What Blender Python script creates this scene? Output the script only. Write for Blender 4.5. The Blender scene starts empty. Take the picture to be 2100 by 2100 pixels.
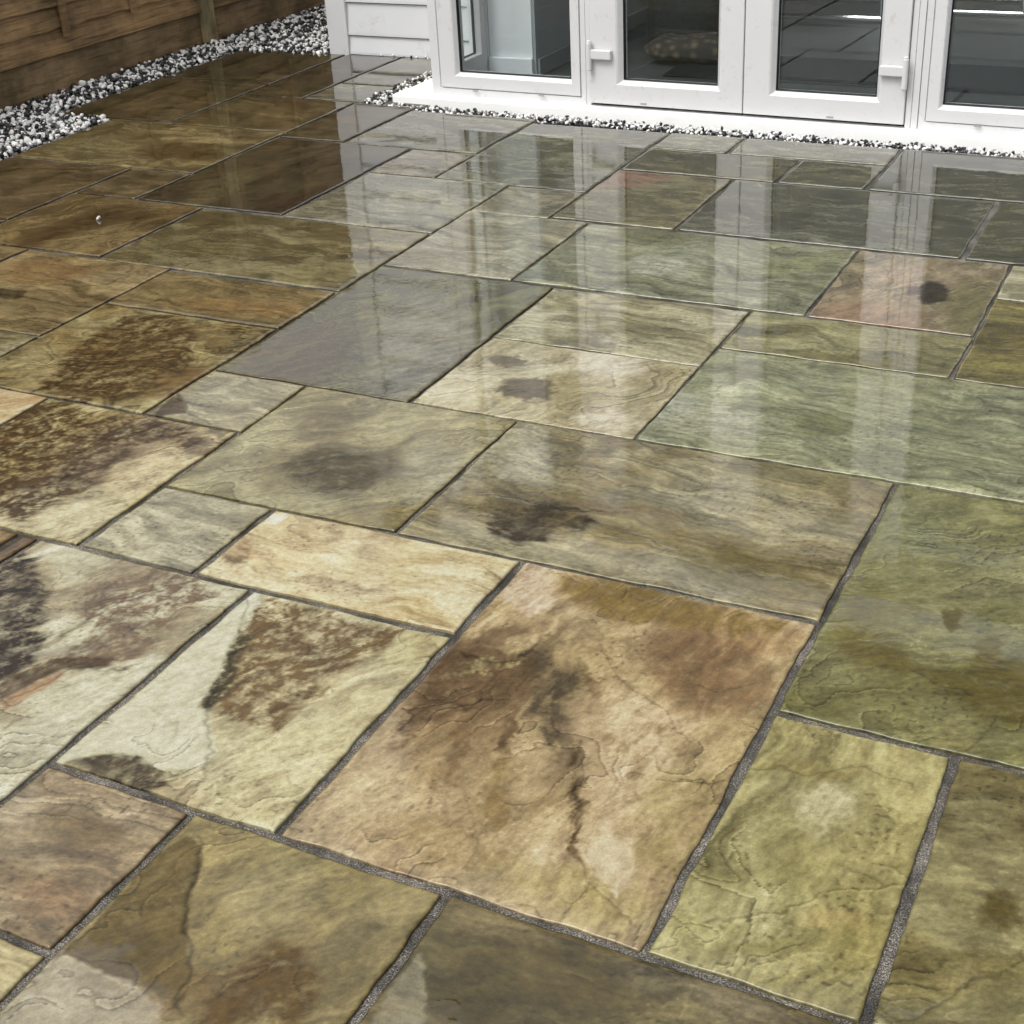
import bpy, bmesh, math, random
import numpy as np
from mathutils import Matrix, Vector
R = math.radians
random.seed(7); RNG = np.random.default_rng(11)
scn = bpy.context.scene
col = scn.collection

# ---------------------------------------------------------------- camera
CAM = np.array((1.14601, -1.33458, 1.48735))
def cam_axes(pitch, yaw, roll):
    cy, sy = math.cos(yaw), math.sin(yaw); cp, sp = math.cos(pitch), math.sin(pitch)
    F = np.array([sy*cp, cy*cp, -sp]); Rr = np.array([cy, -sy, 0]); Up = np.cross(Rr, F)
    c, s = math.cos(roll), math.sin(roll)
    return c*Rr+s*Up, -s*Rr+c*Up, F
AX, AY, AF = cam_axes(0.5020581, -0.4831998, -0.0553814)
cd = bpy.data.cameras.new('camera'); cam = bpy.data.objects.new('camera', cd); col.objects.link(cam)
cd.sensor_width = 36; cd.lens = 2946.25/2100*36; cd.clip_start = .05; cd.clip_end = 2000
cam.matrix_world = Matrix(((AX[0], AY[0], -AF[0], CAM[0]), (AX[1], AY[1], -AF[1], CAM[1]), (AX[2], AY[2], -AF[2], CAM[2]), (0, 0, 0, 1)))
scn.camera = cam
# ---------------------------------------------------------------- overcast daylight
SUN_EL, SUN_AZ = R(56), R(205)       # azimuth clockwise from +y
w = bpy.data.worlds.new('World'); scn.world = w; w.use_nodes = True
nt = w.node_tree; bgn = nt.nodes['Background']
sky = nt.nodes.new('ShaderNodeTexSky'); sky.sky_type = 'NISHITA'; sky.sun_disc = False
sky.sun_elevation = SUN_EL; sky.sun_rotation = SUN_AZ; sky.air_density = 1.6; sky.dust_density = 6.0; sky.ozone_density = 1.0
hs = nt.nodes.new('ShaderNodeHueSaturation'); hs.inputs['Saturation'].default_value = .08
nt.links.new(sky.outputs[0], hs.inputs['Color']); nt.links.new(hs.outputs[0], bgn.inputs[0]); bgn.inputs[1].default_value = .15
sl = bpy.data.lights.new('sun', 'SUN'); sl.energy = .8; sl.angle = R(25); sl.color = (1, .985, .95)
so = bpy.data.objects.new('sun', sl); col.objects.link(so)
sd = Vector((math.sin(SUN_AZ)*math.cos(SUN_EL), math.cos(SUN_AZ)*math.cos(SUN_EL), math.sin(SUN_EL)))
so.rotation_euler = sd.to_track_quat('Z', 'Y').to_euler(); so.location = (0, 0, 12)
scn.view_settings.view_transform = 'Standard'; scn.view_settings.look = 'None'
scn.view_settings.exposure = 0.38; scn.view_settings.gamma = 1
scn.render.engine = 'CYCLES'

# ---------------------------------------------------------------- helpers
def tag(o, label=None, cat=None, group=None, kind=None):
    if label: o['label'] = label
    if cat: o['category'] = cat
    if group: o['group'] = group
    if kind: o['kind'] = kind
    return o
def empty(name, loc=(0, 0, 0)):
    o = bpy.data.objects.new(name, None); col.objects.link(o); o.location = loc; o.empty_display_size = .1; return o
def root_loc(o):
    v = Vector((0, 0, 0))
    while o is not None: v += o.location; o = o.parent
    return v
def link_mesh(name, me, mat, parent=None):
    o = bpy.data.objects.new(name, me); col.objects.link(o)
    if mat: me.materials.append(mat)
    if parent:
        o.parent = parent; me.transform(Matrix.Translation(-root_loc(parent)))
    return o
YF = lambda x: 4.37-.03*x
def fx(x, n, z): return (x, YF(x)-n, z)      # facade frame: n = distance out from the door plane
def wx(x, y, z): return (x, y, z)
class MB:
    def __init__(s): s.v = []; s.f = []
    def box(s, x0, x1, y0, y1, z0, z1, xf=wx):
        b = len(s.v)
        for x in (x0, x1):
            for y in (y0, y1):
                for z in (z0, z1): s.v.append(xf(x, y, z))
        s.f += [tuple(b+i for i in q) for q in ((0, 1, 3, 2), (4, 6, 7, 5), (0, 4, 5, 1), (2, 3, 7, 6), (0, 2, 6, 4), (1, 5, 7, 3))]
    def cyl(s, p, q, r, n=12, r2=None):
        p = Vector(p); q = Vector(q); d = (q-p).normalized(); a = d.orthogonal().normalized(); c = d.cross(a); b = len(s.v); r2 = r if r2 is None else r2
        for e, rr in ((p, r), (q, r2)):
            for i in range(n):
                t = 2*math.pi*i/n; s.v.append(tuple(e+a*math.cos(t)*rr+c*math.sin(t)*rr))
        for i in range(n): s.f.append((b+i, b+(i+1) % n, b+n+(i+1) % n, b+n+i))
        s.f.append(tuple(b+i for i in range(n))[::-1]); s.f.append(tuple(b+n+i for i in range(n)))
    def ring(s, x0, x1, z0, z1, wl, wr, wb, wt, prof, xf=fx):
        """mitred frame: prof = [(inset fraction, outward n)] swept round the rectangle"""
        b = len(s.v); m = len(prof)
        for t, n in prof:
            for (x, z) in ((x0+wl*t, z0+wb*t), (x1-wr*t, z0+wb*t), (x1-wr*t, z1-wt*t), (x0+wl*t, z1-wt*t)): s.v.append(xf(x, n, z))
        for i in range(m):
            j = (i+1) % m
            for k in range(4):
                l = (k+1) % 4; s.f.append((b+i*4+k, b+i*4+l, b+j*4+l, b+j*4+k))
    def build(s, name, mat, parent=None, bev=0, smooth=False):
        me = bpy.data.meshes.new(name); me.from_pydata(s.v, [], s.f); me.update()
        bm = bmesh.new(); bm.from_mesh(me); bmesh.ops.recalc_face_normals(bm, faces=bm.faces)
        bm.to_mesh(me); bm.free()
        if smooth: me.shade_smooth()
        o = link_mesh(name, me, mat, parent)
        if bev:
            md = o.modifiers.new('bevel', 'BEVEL'); md.width = bev; md.segments = 2; md.limit_method = 'ANGLE'; md.angle_limit = R(40)
        return o
def lin(c):
    return tuple(((v/255)/12.92 if v/255 <= .04045 else ((v/255+.055)/1.055)**2.4) for v in c)

# ---------------------------------------------------------------- materials
def mat(name):
    m = bpy.data.materials.new(name); m.use_nodes = True; return m, m.node_tree, m.node_tree.nodes['Principled BSDF']
def nd(nt, t, **kw):
    n = nt.nodes.new(t)
    for k_, v in kw.items(): setattr(n, k_, v)
    return n
def noise(nt, scale, detail=4, rough=.55, vec=None, dist=0):
    n = nd(nt, 'ShaderNodeTexNoise'); n.inputs['Scale'].default_value = scale; n.inputs['Detail'].default_value = detail; n.inputs['Roughness'].default_value = rough; n.inputs['Distortion'].default_value = dist
    if vec is not None: nt.links.new(vec, n.inputs['Vector'])
    return n
def ramp(nt, src, stops):
    r = nd(nt, 'ShaderNodeValToRGB'); nt.links.new(src, r.inputs[0]); e = r.color_ramp.elements
    while len(e) < len(stops): e.new(.5)
    for i, (p, c) in enumerate(stops): e[i].position = p; e[i].color = (*c, 1) if len(c) == 3 else c
    return r
def coords(nt, scale=(1, 1, 1)):
    tc = nd(nt, 'ShaderNodeTexCoord'); mp = nd(nt, 'ShaderNodeMapping'); mp.inputs['Scale'].default_value = scale
    nt.links.new(tc.outputs['Object'], mp.inputs[0]); return mp.outputs[0]
def bump(nt, h, strength, dist, bs=None, inp='Normal'):
    b = nd(nt, 'ShaderNodeBump'); b.inputs['Strength'].default_value = strength; b.inputs['Distance'].default_value = dist
    nt.links.new(h, b.inputs['Height'])
    if bs: nt.links.new(b.outputs[0], bs.inputs[inp])
    return b

def stone_material():
    m, nt, bs = mat('wet_sandstone'); L = nt.links
    at = nd(nt, 'ShaderNodeAttribute', attribute_name='Col'); v = coords(nt)
    g1 = noise(nt, 260, 3, .7, v); g2 = noise(nt, 62, 5, .68, v)
    r1 = ramp(nt, g1.outputs[0], [(.3, (.84,)*3), (.5, (1,)*3), (.7, (1.13,)*3)])
    r2 = ramp(nt, g2.outputs[0], [(.3, (.88, .87, .85)), (.5, (1,)*3), (.72, (1.10, 1.10, 1.09))])
    m1 = nd(nt, 'ShaderNodeMixRGB', blend_type='MULTIPLY'); m1.inputs[0].default_value = 1; L.new(at.outputs['Color'], m1.inputs[1]); L.new(r1.outputs[0], m1.inputs[2])
    m2 = nd(nt, 'ShaderNodeMixRGB', blend_type='MULTIPLY'); m2.inputs[0].default_value = 1; L.new(m1.outputs[0], m2.inputs[1]); L.new(r2.outputs[0], m2.inputs[2])
    L.new(m2.outputs[0], bs.inputs['Base Color'])
    bs.inputs['Roughness'].default_value = .5; bs.inputs['Specular IOR Level'].default_value = .06
    wt = nd(nt, 'ShaderNodeAttribute', attribute_name='wet')
    bump(nt, g2.outputs[0], .35, .0016, bs)
    # water film: its own, much smoother surface
    L.new(wt.outputs['Fac'], bs.inputs['Coat Weight']); bs.inputs['Coat IOR'].default_value = 1.86
    cr = nd(nt, 'ShaderNodeMapRange'); L.new(wt.outputs['Fac'], cr.inputs[0]); cr.inputs[1].default_value = .4; cr.inputs[2].default_value = 1; cr.inputs[3].default_value = .10; cr.inputs[4].default_value = .012
    L.new(cr.outputs[0], bs.inputs['Coat Roughness'])
    sub = nd(nt, 'ShaderNodeMath', operation='SUBTRACT'); sub.inputs[0].default_value = 1.25; L.new(wt.outputs['Fac'], sub.inputs[1])
    g3 = noise(nt, 38, 4, .6, v)
    b = bump(nt, g3.outputs[0], .5, .00035); L.new(sub.outputs[0], b.inputs['Strength']); L.new(b.outputs[0], bs.inputs['Coat Normal'])
    return m
def simple(name, c, rough=.5, spec=.5, var=.1, scale=8, bmp=0, bscale=60, coat=0, metallic=0, dirt=None):
    m, nt, bs = mat(name); L = nt.links; v = coords(nt); c = lin(c)
    n = noise(nt, scale, 5, .6, v)
    r = ramp(nt, n.outputs[0], [(.3, tuple(x*(1-var) for x in c)), (.7, tuple(min(1, x*(1+var)) for x in c))])
    out = r.outputs[0]
    if dirt:
        dn = noise(nt, dirt[1], 6, .7, v, .4); dr = ramp(nt, dn.outputs[0], [(dirt[2], (0, 0, 0)), (dirt[2]+.12, (1, 1, 1))])
        mx = nd(nt, 'ShaderNodeMixRGB'); L.new(dr.outputs[0], mx.inputs[0]); L.new(out, mx.inputs[1]); mx.inputs[2].default_value = (*lin(dirt[0]), 1)
        ml = nd(nt, 'ShaderNodeMath', operation='MULTIPLY'); L.new(dr.outputs[0], ml.inputs[0]); ml.inputs[1].default_value = dirt[3]; L.new(ml.outputs[0], mx.inputs[0]); out = mx.outputs[0]
    L.new(out, bs.inputs['Base Color']); bs.inputs['Roughness'].default_value = rough; bs.inputs['Specular IOR Level'].default_value = spec
    bs.inputs['Metallic'].default_value = metallic; bs.inputs['Coat Weight'].default_value = coat
    if bmp: bump(nt, noise(nt, bscale, 5, .6, v).outputs[0], bmp, .002, bs)
    return m
def wood_material(name, c, c2, axis_scale, green=0):
    m, nt, bs = mat(name); L = nt.links; v = coords(nt, axis_scale)
    n = noise(nt, 9, 8, .7, v, .5); r = ramp(nt, n.outputs[0], [(.3, lin(c2)), (.5, lin(c)), (.75, tuple(x*1.3 for x in lin(c)))])
    n2 = noise(nt, 2.2, 5, .6, coords(nt)); r2 = ramp(nt, n2.outputs[0], [(.36, (.42, .42, .40)), (.62, (1.25, 1.18, 1.1))])
    mx = nd(nt, 'ShaderNodeMixRGB', blend_type='MULTIPLY'); mx.inputs[0].default_value = 1; L.new(r.outputs[0], mx.inputs[1]); L.new(r2.outputs[0], mx.inputs[2]); out = mx.outputs[0]
    if green:
        n3 = noise(nt, 6, 6, .7, coords(nt)); r3 = ramp(nt, n3.outputs[0], [(.5, (0, 0, 0)), (.7, (green,)*3)])
        mg = nd(nt, 'ShaderNodeMixRGB'); L.new(r3.outputs[0], mg.inputs[0]); L.new(out, mg.inputs[1]); mg.inputs[2].default_value = (*lin((62, 62, 30)), 1); out = mg.outputs[0]
    L.new(out, bs.inputs['Base Color']); bs.inputs['Roughness'].default_value = .62; bs.inputs['Specular IOR Level'].default_value = .3
    bump(nt, n.outputs[0], .6, .003, bs); return m
def glass_material():
    m = bpy.data.materials.new('window_glass'); m.use_nodes = True; nt = m.node_tree; nt.nodes.clear(); L = nt.links
    o = nd(nt, 'ShaderNodeOutputMaterial'); t = nd(nt, 'ShaderNodeBsdfTransparent'); t.inputs[0].default_value = (.965, .985, .985, 1)
    g = nd(nt, 'ShaderNodeBsdfGlossy'); g.inputs['Roughness'].default_value = .01; g.inputs[0].default_value = (.95, 1, 1, 1)
    f = nd(nt, 'ShaderNodeFresnel'); ge = nd(nt, 'ShaderNodeNewGeometry'); mr = nd(nt, 'ShaderNodeMapRange'); mr.inputs[3].default_value = 1.55; mr.inputs[4].default_value = 1/1.55; L.new(ge.outputs['Backfacing'], mr.inputs[0]); L.new(mr.outputs[0], f.inputs[0]); mx = nd(nt, 'ShaderNodeMixShader')
    L.new(f.outputs[0], mx.inputs[0]); L.new(t.outputs[0], mx.inputs[1]); L.new(g.outputs[0], mx.inputs[2]); L.new(mx.outputs[0], o.inputs[0]); return m
ROOFGL, _nt, _bs = mat('opal_roof_sheet'); _bs.inputs['Base Color'].default_value = (.8, .82, .82, 1); _bs.inputs['Roughness'].default_value = .3
_tr = _nt.nodes.new('ShaderNodeBsdfTransparent'); _mx = _nt.nodes.new('ShaderNodeMixShader'); _mx.inputs[0].default_value = .92
_nt.links.new(_bs.outputs[0], _mx.inputs[1]); _nt.links.new(_tr.outputs[0], _mx.inputs[2]); _nt.links.new(_mx.outputs[0], _nt.nodes['Material Output'].inputs[0])
STONE = stone_material(); GLASS = glass_material()
UPVC = simple('white_plastic_frame', (202, 202, 203), .32, .45, .02, 5, dirt=((150, 144, 128), 26, .58, .35))
SILL = simple('white_sill', (242, 242, 240), .4, .45, .02, 5, dirt=((150, 146, 132), 40, .66, .4))
CLAD = simple('white_cladding', (206, 207, 209), .45, .4, .03, 4, .08, 30, dirt=((150, 150, 138), 9, .60, .35))
GASKET = simple('black_rubber', (18, 20, 20), .6, .3)
GREYWALL = simple('grey_plaster', (160, 166, 169), .8, .2, .04)
WHITEWALL = simple('white_plaster', (244, 246, 247), .7, .2, .02)
FLOORM = simple('grey_floor', (68, 72, 74), .35, .4, .1, 3)

# ---------------------------------------------------------------- value / gradient noise in numpy
def _h(ix, iy, seed):
    h = (ix.astype(np.int64)*374761393 + iy.astype(np.int64)*668265263 + seed*974634777) & 0xffffffff
    h = ((h ^ (h >> 13))*1274126177) & 0xffffffff
    return (h ^ (h >> 16)) & 0xffff
def gn(x, y, seed):
    ix = np.floor(x); iy = np.floor(y); fx_ = x-ix; fy = y-iy
    u = fx_*fx_*fx_*(fx_*(fx_*6-15)+10); v = fy*fy*fy*(fy*(fy*6-15)+10)
    def g(a, b):
        t = _h(ix+a, iy+b, seed)*(2*math.pi/65536); return np.cos(t)*(fx_-a)+np.sin(t)*(fy-b)
    n00, n10, n01, n11 = g(0, 0), g(1, 0), g(0, 1), g(1, 1)
    return (n00+(n10-n00)*u+(n01-n00)*v+(n00-n10-n01+n11)*u*v)*1.5
def fbm(x, y, seed, o=4, gain=.5):
    s = 0; a = 1; t = 0
    for i in range(o): s = s+a*gn(x, y, seed+i*17); t += a; a *= gain; x = x*2.03+5.1; y = y*2.03+1.7
    return s/t*1.3
def sm(x): x = np.clip(x, 0, 1); return x*x*(3-2*x)

# ---------------------------------------------------------------- patio
U, V = .305, .305*.976
# key, u0, u1, v0, v1, colour, second colour, grain direction, relief, wetness, label
SLABS=[
('P',0,2,0,3,(180,154,118),(156,134,96),78,.9,.86,'large pink and tan paving slab with dark grey and brown stains'),
('D',-1,2,3,5,(146,138,108),(122,108,68),-6,.5,.93,'olive grey paving slab with a dark brown oval stain'),
('C',-2,0,2,3,(206,182,138),(192,164,116),0,.5,.74,'small pale cream sandstone slab'),
('S',-1.5,0,0,2,(186,174,134),(168,154,112),60,.8,.78,'cream slab with a large brown patch'),
('L',-3.33,-1.5,-1,2,(190,186,158),(160,142,108),52,.9,.8,'pale slab with brown streaks and a dark purple edge'),
('l2',-3.5,-3.33,-1,.58,(128,104,70),(104,84,54),50,.4,.8,None),('l2',-3.5,-3.33,.6,2,(118,92,56),(98,74,42),50,.4,.8,None),
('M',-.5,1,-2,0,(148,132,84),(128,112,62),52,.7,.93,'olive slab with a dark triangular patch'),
('LB',-1.5,-.5,-1.1,0,(158,138,110),(134,112,82),5,.6,.86,None),
('lc',-1.5,-.5,-2.2,-1.1,(176,160,116),(150,132,90),5,.6,.8,None),
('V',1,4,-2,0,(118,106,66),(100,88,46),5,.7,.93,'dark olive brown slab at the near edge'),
('Y',2,3,0,2,(164,157,106),(146,138,88),80,.8,.78,'yellow green slab with rippled ridges'),
('Q',3,5,0,2,(134,128,90),(116,106,62),20,.6,.88,None),
('O',2,4,2,5,(128,128,84),(112,112,60),30,.7,.9,'green slab with moss coloured spots'),
('E',-5,-3,2,4,(186,172,126),(160,138,92),55,1.6,.72,'rough brown and cream slab'),
('K',-3,-2,2,3,(174,167,140),(152,146,120),-4,.6,.8,'small grey slab with fine dark lines'),
('N',-3,-1,3,5,(152,144,104),(130,118,74),40,.6,.86,None),
('F',-4,-3,4,5,(158,150,122),(138,128,98),-5,.7,.86,None),
('H',-6.1,-4,4,6.05,(156,142,96),(136,112,64),20,1.6,.76,'rough brown slab with a mottled centre'),
('z1',-7,-5,3,4,(212,176,136),(190,150,108),40,.5,.76,'pinkish orange slab'),
('A',-4,-2,5,7.95,(112,110,74),(94,88,54),50,.5,.95,'large dark grey brown slab'),
('B',-2,0,5,6.55,(186,174,142),(160,148,112),50,.6,.9,'beige slab with two dark brown blotches'),
('B2',-2,0,6.55,7.95,(160,154,124),(134,128,94),-4,.5,.95,None),
('G',0,3,5,7,(140,144,114),(122,128,98),-5,.6,.94,'long green grey slab'),
('g2',3,5,5,7,(124,128,100),(112,112,80),-5,.6,.92,None),
('T',0,2,7,7.97,(140,138,100),(126,122,80),-5,.5,.94,None),
('R1',2,3,7,9,(124,116,62),(108,98,48),10,.5,.9,'mossy yellow green slab'),
('R2',3,5,7,9,(130,126,88),(116,110,70),10,.5,.92,None),
('R3',2,4,9,10,(170,168,140),(150,148,118),0,.5,.9,None),
('R4',4,6,9,10,(150,144,110),(130,124,90),0,.5,.9,None),
('X1',.5,2,8,10,(148,132,108),(130,120,92),60,.6,.93,'brown pink slab with a dark grey spot'),
('X2',-2.5,.5,8,10,(138,142,118),(124,126,96),-5,.5,.95,None),
('X3',-4,-2.5,8,10,(146,142,122),(128,122,98),-5,.4,.97,None),
('X4',-4,-3,10,11.07,(132,126,102),(116,108,84),-5,.4,.97,None),
('g33',-7.1,-4,7.15,9.1,(126,118,82),(104,92,54),0,.6,.93,None),
('g34',-6.1,-4,6.05,7.1,(140,120,80),(120,102,62),-3,.5,.93,'tan orange slab'),
('g35',-8.1,-6.1,5.1,7.18,(148,128,90),(124,104,66),-2,.6,.88,None),
('g36',-8.1,-6.1,4,5.1,(168,158,122),(140,128,92),-2,.6,.84,None),
('g37',-9.15,-7.13,7.22,9.16,(132,110,70),(104,82,42),42,.6,.93,'brown slab with a loose white pebble on it'),
('g38',-11.3,-9.17,8,10.35,(112,94,64),(94,78,48),20,.6,.93,None),
('g38b',-9.15,-8.2,9.19,10.35,(120,102,70),(90,74,42),0,.5,.93,None),
('g39',-11.3,-8.2,10.38,12.55,(134,118,78),(106,90,50),0,.5,.93,None),
('g32',-8.18,-6.03,9.18,12.3,(86,76,46),(72,58,32),45,.5,.96,'dark brown wet slab near the house corner'),
('g29',-6,-4,9.12,11.09,(134,132,114),(116,114,94),-5,.5,.97,None),
('g29b',-6,-5.05,11.12,12.25,(130,124,106),(116,108,90),0,.4,.97,None),
('g28',-5.05,-3,11.09,14,(122,122,104),(104,104,88),0,.5,.96,None),
('h1',-3,-1.52,10.05,12.1,(128,122,92),(108,102,66),-5,.5,.95,None),
('h2',-1.5,1.5,10.05,12.1,(104,106,92),(92,92,72),-5,.5,.96,None),
('h3',-3,-1.02,12.13,13.18,(104,100,74),(94,88,62),-5,.5,.95,None),
('h4',-1,0.04,12.13,13.18,(100,98,74),(86,84,62),0,.5,.95,None),
('h5',-3,-1.98,13.2,14,(132,132,108),(118,116,92),0,.5,.92,None),
('h6',-1.96,0.04,13.2,14,(124,122,106),(110,108,90),0,.5,.92,None),
('h7',.06,2,12.13,14,(96,96,80),(84,84,68),0,.5,.95,None),
('h8',1.53,4,10.05,12.1,(104,104,84),(90,90,66),10,.5,.95,None),
('h9',2,4,12.13,14,(106,104,86),(94,92,70),0,.5,.95,None),
('g30',-7.1,-5.07,12.3,14.22,(118,116,100),(104,100,84),-8,.5,.95,None),
('g31',-8.18,-7.12,12.33,14.45,(96,82,48),(76,64,30),0,.5,.95,None),
('g41',-10.25,-8.2,12.57,14.45,(112,96,58),(90,74,40),-5,.5,.94,None),
('g40',-12.45,-10.28,12.6,15.2,(104,88,56),(84,74,36),-8,.5,.94,None),
('g43',-12.45,-10.28,15.22,17.6,(92,80,52),(76,66,40),0,.5,.93,None),
('g42',-10.26,-9.17,14.48,17.6,(86,74,46),(70,60,34),0,.5,.94,None),
('g44',-9.15,-8.08,14.48,15.55,(120,118,102),(104,100,84),0,.5,.94,None),
('g45',-9.15,-7.05,15.58,17.6,(118,116,98),(100,96,80),0,.5,.94,None),
# the rest of the patio, beyond the frame
('x',-8.1,-7,2,4,(150,136,100),(130,112,76),0,.6,.85,None),('x',-7,-5,1,3,(168,150,110),(140,118,78),30,.6,.82,None),('x',-5,-3.52,-1,2,(150,120,80),(128,98,60),40,.6,.84,None),
('x',-11.3,-9.17,5.1,8,(140,116,80),(120,96,60),0,.6,.88,None),('x',-9.15,-8.12,5.1,7.2,(140,116,80),(120,96,60),0,.6,.88,None),('x',-11.3,-8.1,2,5.1,(140,128,90),(120,106,70),0,.6,.88,None),
('x',-11.3,-8.1,-1,2,(150,134,96),(126,110,74),0,.6,.86,None),('x',-8.1,-7,-1,2,(132,126,96),(120,106,80),0,.6,.86,None),('x',-7,-5,-1,1,(140,130,96),(120,106,80),0,.6,.86,None),
('x',4,7,-2,0,(130,118,80),(112,98,60),0,.6,.88,None),('x',5,7,0,2,(150,140,104),(130,118,82),0,.6,.86,None),('x',4,7,2,5,(134,128,96),(118,108,76),20,.6,.88,None),('x',5,7,5,9,(130,126,96),(112,106,78),0,.6,.9,None),
('x',4,7,10.05,14,(116,112,90),(100,96,74),0,.6,.92,None),('x',6,7,9,10.05,(120,114,86),(100,96,74),0,.6,.92,None),
('x',3.4,7,14.05,17,(122,118,94),(104,100,78),0,.6,.92,None),('x',7,11,14.05,17,(130,122,92),(110,102,74),0,.6,.9,None),('x',7,11,11,14,(126,122,94),(108,102,76),0,.6,.9,None),('x',7,11,8,11,(140,130,96),(118,108,76),0,.6,.9,None),('x',7,11,5,8,(128,124,92),(110,104,74),0,.6,.88,None),('x',7,11,2,5,(142,130,96),(120,108,78),0,.6,.88,None),('x',7,11,-1,2,(132,124,92),(112,104,74),0,.6,.86,None),('x',7,11,-4.5,-1,(146,134,100),(124,112,80),0,.6,.86,None),
('x',-11.3,-8,-4.5,-1,(140,128,92),(120,106,72),0,.6,.86,None),('x',-8,-5,-4.5,-1,(150,134,100),(128,112,80),20,.6,.84,None),('x',-5,-1.5,-4.5,-1,(142,130,98),(122,110,74),0,.6,.86,None),
('x',-1.5,1,-4.5,-2.2,(150,130,92),(128,108,70),0,.6,.86,None),('x',1,4,-4.5,-2,(138,126,90),(120,106,70),10,.6,.86,None),('x',4,7,-4.5,-2,(140,132,100),(122,110,80),0,.6,.86,None),
('x',-11.3,-6,-8,-4.5,(146,132,96),(124,110,76),0,.6,.86,None),('x',-6,-1,-8,-4.5,(150,136,104),(128,114,84),0,.6,.84,None),('x',-1,3,-8,-4.5,(140,128,92),(120,108,74),0,.6,.86,None),('x',3,7,-8,-4.5,(146,134,100),(124,112,80),0,.6,.86,None),
]
SLABS = [s for s in SLABS if s[2] > s[1]]
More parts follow.
